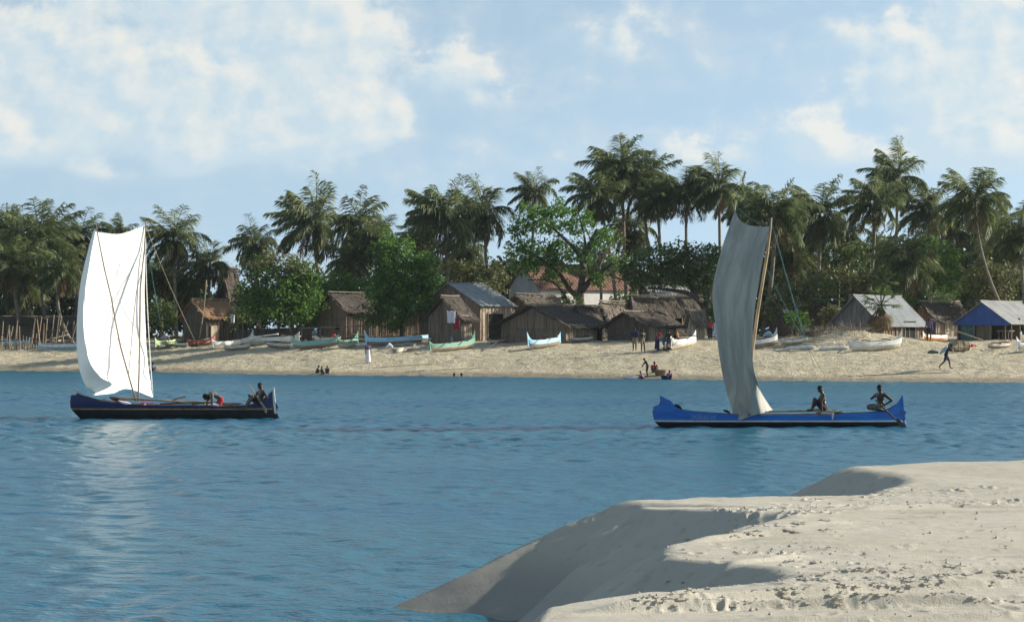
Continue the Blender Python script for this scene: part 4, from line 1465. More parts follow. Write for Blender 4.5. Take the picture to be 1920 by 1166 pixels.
# ---------------------------------------------------------------- canoes drawn up on the beach
def canoe(label, bow, stern, upper, lower, size=1.0, horn=.55, inside='wood', float_side=0, group="outrigger canoes drawn up on the beach", lean=0.0, stern_horn=.3, rim=None):
    A, B = ground(*bow), ground(*stern)
    d = A - B
    L = max(2.0, math.hypot(d.x, d.y))
    c = (A + B) / 2
    root = thing("outrigger_canoe", label, "canoe", (c.x, c.y, c.z), math.atan2(d.y, d.x), group)
    pitch = math.atan2(d.z, math.hypot(d.x, d.y))
    root.rotation_euler = (lean, -pitch, math.atan2(d.y, d.x))
    H, Wd = .64 * size, .32 * size
    NS = 26
    mb = MB()
    S = {}
    for side in (-1, 1):
        rows = []
        for r, (fz, fw, inn) in enumerate([(0, .12, 0), (.22, .72, 0), (.50, 1.0, 0), (.54, 1.0, 0), (.78, .90, 0), (1, .76, 0), (1.02, .66, 1), (.55, .70, 1), (.18, .45, 1)]):
            row = []
            for i in range(NS + 1):
                u = i / NS * 2 - 1
                sh = H * (1 + .30 * max(0, u) ** 3 + .20 * max(0, -u) ** 3)
                keel = .22 * H * abs(u) ** 4
                prof = max(0, 1 - abs(u) ** 2.6) ** .8
                x = u * L / 2 * (1 - (.06 * (1 - fz) if not inn else .03))
                row.append((x, side * (Wd * fw * prof + .02), keel + (sh - keel) * fz + .03))
            rows.append(row)
        for r in range(8):
            mb.grid([rows[r], rows[r + 1]], 0 if r < 2 else (1 if r == 2 and rim else (2 if r < 5 else 3)))
        S[side] = rows
    mb.grid([S[-1][0], S[1][0]], 0)
    mb.grid([S[-1][8], S[1][8]], 3)
    for q in (0, NS):
        a = [S[-1][k][q] for k in range(6)] + [S[1][k][q] for k in range(5, -1, -1)]
        mb.add(a, [tuple(range(12))], 2)
    mb.build("hull", [M[lower], M[rim or lower], M[upper], M[inside]], root, world=False)
    for nm, sg, hh, k in (("prow", 1, horn, .30), ("stern_fin", -1, stern_horn, .20)):
        f = MB()
        x = sg * L / 2
        z = H * (1 + k)
        f.prism([(x - sg * .02, 0, H * .35), (x - sg * .02, 0, z - .05), (x + sg * .02, 0, z + hh * size), (x - sg * .12, 0, z + hh * .55 * size), (x - sg * .32, 0, z + hh * .12 * size), (x - sg * .62, 0, z - .1), (x - sg * .62, 0, H * .5)],
                (0, .07 * size, 0))
        f.build(nm, M[upper], root, world=False)
    for x in (-.18, .2):
        f = MB()
        if float_side:
            f.tube(bend((x * L, -float_side * .55, H + .09), (x * L, float_side * 2.1, .25), (0, 0, .18)), .04, 6)
        else:
            f.tube(bend((x * L, -.75, H + .09), (x * L + .05, .9, H + .12), (0, 0, .05)), .04, 6)
        f.build("boom", M['pole_dark'], root, world=False)
    if float_side:
        f = MB()
        f.tube(bend((-.34 * L, float_side * 2.1, .16), (.40 * L, float_side * 2.1, .22), (0, 0, -.05)), [.04, .09, .11, .12, .12, .12, .10, .08, .03], 8)
        f.build("float", M[upper], root, world=False, smooth=True)
    f = MB()
    f.box((.06 * L, 0, H * .8), (.16, Wd * 1.5, .05))
    f.build("thwart", M['wood'], root, world=False)
    return root


canoe("pale blue and white canoe at the left edge, bow by the stake fence", (60, 652), (-40, 650), 'sky_blue', 'cream', horn=.2, float_side=1)
canoe("low white canoe lying behind the lower edge of the white sail", (72, 656), (158, 655), 'white', 'sky_blue', .72, horn=.2)
canoe("canoe with pale green bow just right of the white sail", (291, 656), (345, 646), 'lime', 'wood', horn=.35)
canoe("small canoe with a red bow and teal rim, tall bare pole beside it", (351, 652), (405, 645), 'red', 'wood_brown', .85, horn=.25, inside='teal')
canoe("white canoe with raised right prow nearest the water by the brown thatched hut", (477, 647), (399, 657), 'white', 'cream', horn=.6, float_side=0)
canoe("white canoe lying behind the raised prow of another, under the reed fence", (420, 641), (482, 637), 'cream', 'wood', .9, horn=.5)
canoe("long whitewashed canoe left of the teal canoe", (472, 648), (562, 644), 'white', 'cream', horn=.3)
canoe("teal and cream canoe lying before the standing dry frond", (549, 657), (636, 650), 'teal', 'wood', horn=.4, rim='cream')
canoe("short green canoe with cream sides right of the teal canoe", (673, 648), (634, 654), 'green', 'cream', .95, horn=.5)
canoe("long pale sky blue canoe behind the woman in the white skirt", (685, 652), (832, 641), 'sky_blue', 'wood', 1.05, horn=.55, float_side=0, stern_horn=.6)
canoe("green canoe with brown bottom and tall right prow before the lean-to hut", (892, 653), (806, 663), 'green', 'wood', 1.0, horn=.75, rim='cream')
canoe("cream canoe with an orange inside behind the green canoe with tall prow", (826, 640), (882, 637), 'cream', 'wood', .8, horn=.25, inside='orange')
canoe("very small bleached dugout in the shade of the wide reed hut", (957, 641), (918, 647), 'cream', 'wood', .5, horn=.25)
canoe("pale blue and green canoe alone before the wide reed hut, bow to the water", (990, 657), (1052, 648), 'sky_blue', 'wood', 1.05, horn=.6, rim='green')
canoe("white canoe with people crowded round its bow", (1258, 658), (1306, 646), 'white', 'cream', 1.1, horn=.45)
canoe("white canoe half hidden behind the grey sail with its prow up", (1461, 647), (1404, 656), 'white', 'wood', .95, horn=.6)
canoe("clean white canoe alone on the sand below the metal roofed mat hut", (1693, 655), (1592, 661), 'white', 'cream', 1.05, horn=.65, stern_horn=.2)
canoe("white canoe with blue inside cut by the right edge", (1907, 663), (1975, 656), 'white', 'cream', 1.0, horn=.4, inside='c_blue')
canoe("cream canoe stored under the eave of the mat hut", (1776, 641), (1730, 639), 'cream', 'orange', .7, horn=.2)

for (bw, st, up, lo_, sz, lab, fs) in [
        ((8, 646), (52, 643), 'white', 'wood', .6, "small white canoe tucked behind the pale blue one at the left edge", 0),
        ((95, 646), (142, 643), 'cream', 'wood', .6, "small cream canoe behind the low white canoe, left of the white sail", 0),
        ((310, 650), (352, 652), 'white', 'wood', .55, "small white canoe lying low between the green bow and the red bow", 1),
        ((420, 659), (470, 655), 'cream', 'wood', .6, "small cream canoe lying nearest the water left of the teal canoe", -1),
        ((500, 651), (546, 655), 'cream', 'wood', .62, "small cream canoe touching the teal canoe's bow", 0),
        ((590, 643), (640, 641), 'white', 'wood', .6, "small white canoe seen over the teal canoe", 0),
        ((700, 643), (660, 641), 'cream', 'wood_brown', .55, "small brown and cream canoe behind the short green one", 0),
        ((780, 657), (735, 661), 'cream', 'wood', .5, "tiny cream dugout lying before the long sky blue canoe", 0),
        ((846, 646), (886, 641), 'sky_blue', 'wood', .6, "small pale blue canoe behind the green canoe with tall prow", 0),
        ((1072, 642), (1110, 640), 'cream', 'wood', .5, "small cream dugout by the open framed hut", 0),
        ((1470, 648), (1512, 644), 'white', 'wood', .5, "small white dugout on the mound's left foot", 0),
        ((1855, 655), (1892, 653), 'cream', 'wood', .5, "small cream dugout before the blue tarpaulin hut", 0)]:
    canoe(lab, bw, st, up, lo_, sz, horn=.3, float_side=fs, stern_horn=.15)


def log(label, a, b, r, mat, name="outrigger_float", cat="float", lift=(.12, .16), group=None, ends=(.3, .3)):
    A, B = ground(*a), ground(*b)
    A.z += lift[0]
    B.z += lift[1]
    c = (A + B) / 2
    mb = MB()
    pts = bend(A - c, B - c, (0, 0, .03))
    mb.tube(pts, [r * ends[0]] + [r] * (len(pts) - 2) + [r * ends[1]], 8)
    o = mb.build(name, M[mat], None, smooth=True)
    o.location = c
    return tag(o, label, cat, group)


log("white outrigger float lying left of the clean white canoe", (1472, 657), (1530, 655), .13, 'white')
log("second white outrigger float, touching the clean white canoe's left end", (1535, 658), (1592, 657), .13, 'white')
log("pale blue tipped outrigger float lying before the long sky blue canoe", (742, 662), (800, 652), .15, 'cream')
log("bleached outrigger float under the left canoes", (105, 650), (146, 648), .12, 'cream')
log("long grey boom lying on the sand left of the white sail", (30, 656), (128, 645), .06, 'pole_grey', "boom_pole", "pole", (.1, .9), ends=(1, 1))
log("dark boom resting across the canoes behind the teal canoe", (560, 640), (690, 634), .05, 'pole_dark', "boom_pole", "pole", (.9, 1.0), ends=(1, 1))
log("slender pole angled over the sand beside the tiny dugout", (905, 660), (958, 645), .035, 'pole_dark', "boom_pole", "pole", (.1, .8), ends=(1, 1))
log("pale forked pole leaning before the blue tarpaulin hut", (1784, 650), (1842, 652), .05, 'pole', "pale_pole", "pole", (1.25, .55), ends=(1, 1))
log("long tan rope stretched over the sand below the sky blue canoe", (700, 690), (850, 681), .02, 'rope_tan', "rope", "rope", (.02, .02), ends=(1, 1))
log("second tan rope lying nearer the water by the woman in the white skirt", (730, 700), (915, 690), .02, 'rope_tan', "rope", "rope", (.02, .02), ends=(1, 1))
log("dark mooring rope running into the water below the clean white canoe", (1590, 706), (1800, 699), .02, 'pole_dark', "rope", "rope", (.02, .02), ends=(1, 1))
p0 = ground(371, 650)
t = tag(strip(bend(p0, at(387, 525, p0.y + .5), (.1, 0, 0)), .045, "bare_pole", M['pole'], None), "tall bare pole upright beside the canoe with the red bow", "pole")

# a slatted fish trap standing on its side
c = ground(1798, 660)
t = thing("fish_trap", "barrel shaped slatted fish trap lying behind the walking man", "fish trap", c, .25)
mb = MB()
for k in range(26):
    a = 2 * math.pi * k / 26
    mb.tube([(-.75, .22 * math.cos(a), .40 + .22 * math.sin(a)), (-.3, .36 * math.cos(a), .40 + .36 * math.sin(a)), (.3, .38 * math.cos(a), .40 + .38 * math.sin(a)), (.75, .26 * math.cos(a), .40 + .26 * math.sin(a))], .028, 5)
mb.build("slats", M['pole'], t, world=False)
mb = MB()
for x, r in ((-.7, .27), (-.2, .40), (.3, .41), (.7, .30)):
    mb.tube([(x, r * math.cos(a), .4 + r * math.sin(a)) for a in [2 * math.pi * q / 20 for q in range(21)]], .022, 5)
mb.build("hoops", M['wood_brown'], t, world=False)
mb = MB()
mb.tube([(.70, 0, .4), (.73, 0, .4)], .25, 16)
mb.tube([(-.73, 0, .4), (-.70, 0, .4)], .21, 16)
mb.build("end_cap", M['wood_brown'], t, world=False)


def hung(label, px, py, Y, w, h, mat, name="hanging_cloth"):
    c = at(px, py, Y)
    rows = []
    for j in range(9):
        rows.append([Vector(((i / 8 - .5) * w * (1 - .12 * j / 8 * rng.random()), .07 * math.sin(i * 1.6 + j * .2) + .02, -j / 8 * h + .03 * math.cos(i * 1.3))) for i in range(9)])
    mb = MB()
    mb.grid(rows)
    mb.grid([[p + Vector((0, .015, 0)) for p in r] for r in rows])
    o = mb.build(name, M[mat], None, smooth=True)
    o.location = c
    return tag(o, label, "cloth")


hung("white cloth hung at the corner of the lean-to hut", 846, 583, 200.8, .7, 1.0, 'c_white')
hung("red cloth hung beside the white one before the metal roofed hut", 856, 597, 201, .55, .9, 'c_red')
hung("purple cloth hung from the porch of the mat hut", 1748, 603, 190.5, .7, 1.4, 'c_purple')
hung("pale cloth hung on the wall end of the brown thatched hut", 436, 590, 216, .35, .7, 'c_white')
hung("white cloth hung by the shed left of the grey sail", 1340, 606, 198, .5, 1.1, 'c_white')


# heap of brushwood on the dune
def sticks_heap(label, px, py, n, spread, ln, mat, name="brushwood_pile", cat="brushwood"):
    c = ground(px, py)
    mb = MB()
    for _ in range(n):
        a, e = rng.uniform(0, 6.28), rng.uniform(.05, .9)
        p = Vector((rng.gauss(0, spread), rng.gauss(0, spread * .6), rng.uniform(0, .15)))
        d = Vector((math.cos(a) * math.cos(e), math.sin(a) * math.cos(e), math.sin(e)))
        l = ln * rng.uniform(.4, 1.1)
        q = p + d * l
        q.z = abs(q.z)
        mb.tube([p, p.lerp(q, .5) + Vector((0, 0, rng.uniform(0, .1))), q], [.022, .016, .008], 5)
    o = mb.build(name, M[mat], None)
    o.location = c
    return tag(o, label, cat)


sticks_heap("tangle of grey brushwood on top of the sand mound", 1590, 622, 70, 1.0, 1.2, 'pole_grey')
sticks_heap("smaller brushwood heap on the mound's left shoulder", 1515, 632, 50, .5, 1.0, 'pole_dark')
sticks_heap("brushwood heap by the green shrub right of the grey sail", 1535, 612, 50, .9, 1.3, 'pole_grey')
sticks_heap("heap of poles and sticks between the left canoes", 95, 644, 40, .8, 1.6, 'pole_grey')
sticks_heap("pile of driftwood under the teal canoe's far end", 600, 640, 40, .5, 1.3, 'pole')

for i in range(20):
    px = rng.uniform(270, 900) if i < 15 else rng.uniform(1400, 1600)
    py = rng.uniform(638, 654) + (6 if px > 1000 else 0)
    up = rng.uniform(0, .9)
    log("bare pole lying among the beached canoes", (px, py), (px + rng.uniform(25, 85), py + rng.uniform(-7, 5)), rng.uniform(.035, .06), rng.choice(['pole', 'pole_grey', 'pole_dark', 'white']), "loose_pole", "pole", (rng.uniform(.05, .7), up), group="loose poles among the canoes", ends=(1, 1))
for i, (px, py, mat_, w_) in enumerate([(520, 640, 'orange', .5), (438, 650, 'c_white', .3), (625, 640, 'c_red', .35), (730, 658, 'c_white', .3), (865, 633, 'orange', .45), (590, 632, 'c_lblue', .5), (310, 640, 'c_white', .4), (1440, 636, 'c_lblue', .4)]):
    q = ground(px, py)
    bundle("heap of " + ("orange cloth left of the standing dry frond", "white net beside the raised prow canoe", "red cloth behind the teal canoe", "white net below the long sky blue canoe", "orange cloth heaped behind the green canoe",
                         "pale blue cloth against the dark reed hut's front", "white sacking behind the pale green bow", "pale blue cloth right of the grey sail")[i],
           [q + Vector((-w_, 0, .25)), q + Vector((0, .1, .45)), q + Vector((w_, 0, .3))], w_ * .8, M[mat_], "cloth")
# ---------------------------------------------------------------- palms
def crown_mesh(name, seed, n=30, mat='palm', e_hi=80, e_lo=-48, droop=1.15, wind=-.28, nl=40, arc=None):
    """palm crown of unit frond length, every frond a rib with two rows of hanging leaflets; the wind comes from the right"""
    r = np.random.RandomState(seed)
    V = []
    nb = 0
    faces = []
    for i in range(n):
        az = i * 2.399963 + r.uniform(-.35, .35)
        k = (i + .5) / n
        el = math.radians(min(e_hi + (e_lo - e_hi) * k ** .9 + r.uniform(-12, 10), 80))
        L = (1.02 - .22 * abs(k - .35)) * r.uniform(.8, 1.1)
        N = 10
        p = np.zeros(3)
        pts = [p.copy()]
        dirs = []
        a = el
        side_az = az
        dr_ = droop * (.50 + .75 * min(k * 1.8, 1.0)) * r.uniform(.7, 1.25)
        for q in range(N):
            t = (q + .5) / N
            d = np.array([math.cos(a) * math.cos(side_az) + wind * (.1 + 1.15 * t), math.cos(a) * math.sin(side_az), math.sin(a)])
            d /= np.linalg.norm(d)
            dirs.append(d)
            p = p + d * L / N
            pts.append(p.copy())
            a -= dr_ / N * (.35 + 1.5 * t)
            a = max(a, -1.45)
        pts = np.array(pts)
        dirs.append(dirs[-1])
        dirs = np.array(dirs)
        # rib
        for q in range(N):
            w = .012 * (1 - q / N) + .004
            sd = np.cross(dirs[q], [0, 0, 1.0])
            sd /= max(np.linalg.norm(sd), 1e-6)
            V += [pts[q] - sd * w, pts[q] + sd * w, pts[q + 1] + sd * w * .8, pts[q + 1] - sd * w * .8]
            faces.append((nb, nb + 1, nb + 2, nb + 3))
            nb += 4
        # leaflets
        for q in range(nl):
            t = .10 + .90 * (q + r.uniform(0, .8)) / nl
            x = t * N
            j = min(int(x), N - 1)
            c = pts[j] + (pts[j + 1] - pts[j]) * (x - j)
            d = dirs[j]
            sd = np.cross(d, [0, 0, 1.0])
            nsd = np.linalg.norm(sd)
            sd = sd / nsd if nsd > .05 else np.array([math.sin(az), -math.cos(az), 0])
            ll = .36 * math.sin(math.pi * min(.14 + .80 * t, 1)) ** .6 * r.uniform(.7, 1.2)
            for sg in (-1, 1):
                dr = sd * sg * r.uniform(.55, .85) + d * r.uniform(.45, .7) + np.array([wind * .7, 0, -r.uniform(.0, .75)])
                dr /= np.linalg.norm(dr)
                d2 = dr + np.array([wind * .35, 0, -.55])
                d2 /= np.linalg.norm(d2)
                wv = np.cross(dr, sd * sg + np.array([0, 0, .8]))
                nw = np.linalg.norm(wv)
                wv = wv / nw if nw > 1e-5 else d
                w = .0115 * r.uniform(.7, 1.3)
                m = c + dr * ll * .55
                e = m + d2 * ll * .45
                V += [c - wv * w * .6, c + wv * w * .6, m + wv * w, m - wv * w, e]
                faces.append((nb, nb + 1, nb + 2, nb + 3))
                faces.append((nb + 3, nb + 2, nb + 4, nb + 4))
                nb += 5
    me = bpy.data.meshes.new(name)
    me.from_pydata([tuple(v) for v in V], [], [f if f[2] != f[3] else f[:3] for f in faces])
    me.materials.append(M[mat])
    me.update()
    return me


CROWNS = [crown_mesh("crown", 100 + i, n=30 + i % 3 * 3, e_lo=(-40, -55, -30)[i % 3], wind=(-.30, -.55, -.42, -.22)[i % 4], droop=(1.15, 1.4, 1.0)[i % 3]) for i in range(12)]
DRY = [crown_mesh("dry_fronds", 200 + i, n=9, mat='palm_dry', e_hi=-35, e_lo=-75, droop=.8, wind=-.06, nl=16) for i in range(3)]
nutm = MB()
for i in range(9):
    a = i * 2.4
    nutm.ellipsoid((.10 * math.cos(a), .10 * math.sin(a), -.08 - .012 * (i % 4)), (.036, .036, .045), 0, 10, 7)
nut_o = nutm.build("coconuts", M['coconut'], None, smooth=True)
NUTS = nut_o.data
bpy.data.objects.remove(nut_o)
PG = "coconut palms behind the village"


def palm(label, cx, cy, R, Y, bpx, var=0, dry=True, nuts=False, curve=0.0, group=PG, thick=.17):
    Y += 12 if cx < 720 and Y < 234 else 0
    s = FPX / Y
    c = at(cx, cy, Y)
    b = base(bpx, Y)
    root = thing("coconut_palm", label, "palm tree", b, 0, group)
    lat = Vector((curve, 0, 0))
    pts = bend(b - Vector((0, 0, .3)), c, lat, 12)
    mb = MB()
    mb.tube(pts, [thick * (1.5 if i == 0 else 1.12 - .42 * i / 12) for i in range(13)], 9)
    mb.build("trunk", M['trunk'], root, smooth=True)
    k = R / s * 1.12
    o = link_mesh("crown", CROWNS[(var * 5 + int(cx)) % 12], root, c - b)
    q = random.Random(int(cx * 7 + cy))
    o.scale = (k * q.uniform(.86, 1.15), k * q.uniform(.9, 1.1), k * q.uniform(.85, 1.12))
    o.rotation_euler = (q.uniform(-.15, .15), q.uniform(-.34, .14), q.uniform(-.7, .7))
    if dry:
        d = link_mesh("dry_fronds", DRY[var % 3], root, c - b - Vector((0, 0, .1)))
        d.scale = (k * .75,) * 3
        d.rotation_euler = (0, 0, var * 1.3)
    if nuts:
        d = link_mesh("coconuts", NUTS, root, c - b)
        d.scale = (k,) * 3
    return root


palm("coconut palm at the very left edge of the trees", 14, 428, 58, 226, 28, 0)
palm("broad coconut palm second from the left edge, left of the white sail", 78, 455, 80, 222, 92, 1, curve=-.3)
palm("coconut palm touching the white sail's left top corner", 150, 443, 62, 228, 140, 2)
palm("leaning coconut palm with pale slanting trunk close left of the white sail", 118, 505, 62, 216, 140, 4, curve=-1.0)
palm("low dense coconut palm under the leftmost one", 22, 500, 66, 218, 40, 5)
palm("coconut palm peeping over the top of the white sail", 226, 440, 44, 240, 226, 3)
palm("tall coconut palm just right of the white sail", 325, 447, 72, 222, 331, 6)
palm("smaller coconut palm between the one right of the sail and the pointed hut", 394, 495, 52, 228, 388, 7)
palm("coconut palm standing over the rounded bright green tree's left half", 480, 458, 58, 234, 488, 2)
palm("big bushy coconut palm behind the rounded bright green tree", 588, 420, 86, 226, 628, 1, curve=-.5)
palm("coconut palm paired with the big bushy one, on its right", 676, 425, 76, 230, 690, 0)
palm("coconut palm lower right of the bushy pair", 712, 455, 54, 238, 716, 4)
palm("coconut palm over the olive shrub, left one of a close pair", 833, 410, 78, 228, 845, 3)
palm("slimmer coconut palm right of the pair over the olive shrub", 908, 398, 64, 232, 916, 5)
palm("small-headed coconut palm rising alone above the branching tree", 1003, 362, 54, 240, 990, 7, dry=False)
palm("tallest coconut palm, in the cluster left of centre right", 1166, 318, 76, 232, 1176, 0, nuts=True)
palm("coconut palm leaning out left below the tallest one", 1122, 366, 66, 228, 1160, 2, curve=.3, nuts=True)
palm("coconut palm close right of the tallest one with hanging dead fronds", 1208, 345, 70, 234, 1242, 3, curve=-.4)
palm("coconut palm half behind the dead-fronded one", 1232, 378, 54, 229, 1250, 6)
palm("narrow coconut palm standing clear against the sky over the spreading tree", 1286, 362, 66, 230, 1288, 5)
palm("coconut palm with splayed fronds left of the grey sail's tip", 1348, 350, 62, 230, 1352, 1)
palm("coconut palm peeking out above the grey sail's top", 1392, 376, 58, 236, 1396, 2)
palm("coconut palm with yellow nuts and long bowed trunk beside the mast of the blue boat", 1452, 402, 78, 206, 1426, 4, nuts=True, curve=.35, thick=.20)
palm("coconut palm with dense drooping head over the dry fan palm", 1537, 402, 74, 222, 1520, 3, curve=.3, nuts=True)
palm("coconut palm behind and right of the yellow-nut palm", 1490, 425, 56, 236, 1488, 6)
palm("coconut palm with slanting trunk left under the highest right-hand crown", 1640, 378, 68, 224, 1614, 2, curve=.4)
palm("highest coconut palm of the right group, plume blown left", 1684, 332, 72, 230, 1674, 1, nuts=True)
palm("coconut palm between the highest right one and the leaning right one", 1742, 395, 66, 232, 1745, 5)
palm("coconut palm with a long curved leaning trunk at far right", 1828, 376, 78, 204, 1912, 7, nuts=True, curve=-.9, thick=.15)
palm("low coconut palm with drooping orange-stalked head over the brown thatch", 1706, 497, 70, 204, 1716, 0, nuts=True)
palm("dark coconut palm at the right edge", 1912, 440, 74, 218, 1925, 3)
palm("dark coconut palm low behind the olive tree at far right", 1880, 480, 60, 226, 1890, 6)
palm("short coconut palm half hidden between grey scrub and green tree", 1640, 470, 46, 236, 1650, 4)

for i, (cx, cy, R, lab) in enumerate([(50, 540, 60, "low young coconut palm in the shade behind the left stake fence"), (178, 520, 56, "low young coconut palm hidden behind the white sail"), (298, 520, 50, "low young coconut palm right of the white sail, behind the teal rope"),
                                      (352, 535, 46, "low young coconut palm over the brown thatched hut"), (660, 490, 54, "low coconut palm filling the gap under the bushy pair"), (870, 470, 56, "low coconut palm between the two over the olive shrub"),
                                      (790, 440, 50, "low coconut palm left of the pair, above the yellowish tree"), (1190, 430, 60, "low coconut palm under the tallest cluster"), (1480, 490, 58, "low coconut palm in the dark thicket right of the blue boat's mast"),
                                      (1590, 440, 56, "low coconut palm between the dense drooping one and the slanting one"), (1785, 430, 56, "low coconut palm left of the far right leaning trunk"), (1870, 420, 60, "coconut palm close behind the far right leaning one")]):
    palm(lab, cx, cy, R, 236 + (i * 7) % 9, cx + 6, i + 3, nuts=False)

# ---------------------------------------------------------------- broad-leaved trees and shrubs
def leaf_cloud(name, blobs, mat, parent, size, dens, seed, clump=.42, hollow=.42):
    """leaf-sized faces gathered in clumps spread through the blobs; blobs: (centre, (rx, ry, rz))"""
    r = np.random.RandomState(seed)
    P, Nn = [], []
    for c, rad in blobs:
        rad = np.array(rad)
        area = rad[0] * rad[2] * 3.14
        nc = max(6, int(area * 5.2 * dens))
        d = r.normal(size=(nc, 3))
        d[:, 2] += .25
        d /= np.linalg.norm(d, axis=1)[:, None]
        lob = 1 + .30 * np.sin(d[:, 0] * 5.1 + c[0] * 3) * np.sin(d[:, 2] * 4.3 + c[2] * 2) + .12 * r.normal(size=nc)
        rr = ((hollow + (1.02 - hollow) * r.rand(nc) ** .6) * lob)[:, None]
        cc = np.array(c) + d * rad * rr
        per = 20
        sz = clump * (.6 + .7 * r.rand(nc))
        pts = cc[:, None, :] + r.normal(size=(nc, per, 3)) * sz[:, None, None] * np.array([.62, .62, .42])
        nn = d[:, None, :] * .45 + r.normal(size=(nc, per, 3)) * .7 + np.array([0, 0, .45])
        P.append(pts.reshape(-1, 3))
        Nn.append(nn.reshape(-1, 3))
    P, Nn = np.concatenate(P), np.concatenate(Nn)
    Nn /= np.linalg.norm(Nn, axis=1)[:, None]
    n = len(P)
    a = np.cross(Nn, r.normal(size=(n, 3)))
    a /= np.linalg.norm(a, axis=1)[:, None] + 1e-9
    b = np.cross(Nn, a)
    s = (size * (.6 + .8 * r.rand(n)))[:, None]
    q = np.stack([P - a * s, P - b * s * .5, P + a * s, P + b * s * .5], 1)
    vs = q.reshape(-1, 3)
    inv = np.array(parent.location)
    me = np_mesh(name, vs - inv, np.arange(n * 4), 4, M[mat])
    return link_mesh(name, me, parent)


def tree(label, bpx, Y, blobs, mat, seed, name="leafy_tree", cat="tree", size=.15, dens=1.0, trunks=None, bark='bark', clump=.5, trunk_r=.2, group=None, depth=.8, hollow=.42, top2=None):
    s = FPX / Y
    b = base(bpx, Y)
    root = thing(name, label, cat, b, 0, group)
    r = random.Random(seed)
    B = []
    for px, py, rx, ry in blobs:
        dy = r.uniform(-.8, .8) * depth
        B.append((at(px, py, Y + dy), (rx / s, (rx + ry) / 2 / s * depth, ry / s)))
    mb = MB()
    if trunks is None:
        cpx = sum(q[0] for q in blobs) / len(blobs)
        trunks = [([(bpx, None), ((bpx * .6 + cpx * .4), max(q[1] for q in blobs))], trunk_r)]
        fork = at(bpx * .6 + cpx * .4, max(q[1] for q in blobs) + 4, Y)
        for c, rad in B:
            mb.tube([fork, fork.lerp(c, .5) + Vector((0, 0, -.1)), c], [trunk_r * .7, trunk_r * .45, trunk_r * .2], 7)
    for path, r0 in trunks:
        pts = []
        for i, (px, py) in enumerate(path):
            pts.append(base(px, Y) - Vector((0, 0, .3)) if py is None else at(px, py, Y + (.5 if i % 2 else -.3)))
        if len(pts) > 2:
            pts = [Vector(spline([tuple(p) for p in pts], i / 12)) for i in range(13)]
        n = len(pts) - 1
        mb.tube(pts, [r0 * (1 - .72 * i / n) for i in range(n + 1)], 8)
    mb.build("trunk", M[bark], root, smooth=True)
    cr = leaf_cloud("crown", B, mat, root, size, dens, seed, clump, hollow)
    if top2:
        leaf_cloud("yellowish_top", [(at(px, py, Y - .2), (rx / s, rx / s * .8, ry / s)) for px, py, rx, ry in top2[0]], top2[1], root, size, dens * .8, seed + 1, clump, .7)  # yellowish upper leaves, a leaf colour of their own
    return root


tree("rounded bright green tree before the reed fence on the left", 520, 214, [(525, 540, 62, 48), (480, 560, 38, 40), (565, 560, 38, 46), (520, 575, 60, 34), (575, 530, 26, 30)], 'leaf_bright', 1,
     dens=1.5, top2=([(525, 500, 62, 22), (480, 510, 34, 20), (568, 508, 28, 20)], 'leaf_olive'))
tree("low light green tree behind the dark reed hut's ridge", 645, 224, [(640, 538, 38, 26), (672, 545, 22, 24), (612, 550, 26, 30)], 'leaf_bright', 2, dens=1.4)
tree("big bright green tree between the dark reed hut and the metal roof", 752, 210, [(735, 480, 42, 40), (765, 520, 58, 48), (720, 540, 40, 46), (780, 560, 44, 42), (735, 585, 46, 34), (800, 505, 26, 30)], 'leaf_bright', 3, dens=1.6)
tree("yellowish tree rising behind the big bright green one", 795, 226, [(792, 465, 28, 34), (808, 505, 20, 36), (775, 490, 24, 30)], 'leaf_olive', 4, dens=1.2)
tree("olive shrub above the metal roofed hut", 885, 220, [(860, 508, 40, 18), (905, 514, 40, 20), (935, 522, 22, 18)], 'leaf_olive', 5, dens=1.4, name="olive_shrub", cat="shrub", trunk_r=.08)
tree("spreading tree with thick forked trunk before the white house", 1090, 211,
     [(1010, 405, 46, 22), (1048, 395, 28, 18), (985, 430, 32, 20), (1030, 425, 40, 20), (975, 460, 26, 18), (1010, 475, 44, 26), (985, 500, 34, 26), (1050, 470, 34, 22), (1045, 510, 36, 22),
      (1090, 480, 30, 26), (1130, 450, 30, 26), (1075, 430, 26, 20), (1160, 500, 24, 20), (1120, 520, 24, 16), (1095, 410, 20, 14)], 'leaf_bright', 6, size=.14, dens=1.5, clump=.42, depth=1.4, hollow=.3,
     trunks=[([(1090, None), (1088, 560), (1092, 520), (1100, 470), (1120, 430)], .42), ([(1088, 560), (1070, 545), (1050, 515), (1020, 490), (990, 470)], .28), ([(1092, 545), (1112, 520), (1140, 500), (1168, 478)], .30),
             ([(1096, 505), (1080, 470), (1050, 440), (1020, 415)], .24), ([(1070, 590), (1062, 560), (1035, 528), (990, 525)], .16), ([(1105, 465), (1130, 440), (1150, 420)], .14), ([(1100, 480), (1095, 440), (1085, 400)], .14)])
t = tree("bare grey twiggy tree tangled behind the spreading tree", 1130, 219, [(1110, 440, 36, 26), (1140, 470, 32, 26), (1165, 440, 18, 18)], 'palm_dry', 7, size=.10, dens=.35, clump=.5, bark='grey_bark', hollow=.1,
         trunks=[([(1128, None), (1126, 520), (1115, 470), (1095, 420)], .16)] + [([(1122, 505), (1122 + dx_ * .5, 470 - i_ * 3), (1122 + dx_, 430 + (i_ * 13) % 40)], .07) for i_, dx_ in enumerate((-50, -34, -20, -6, 8, 20, 34, 48, 58))])
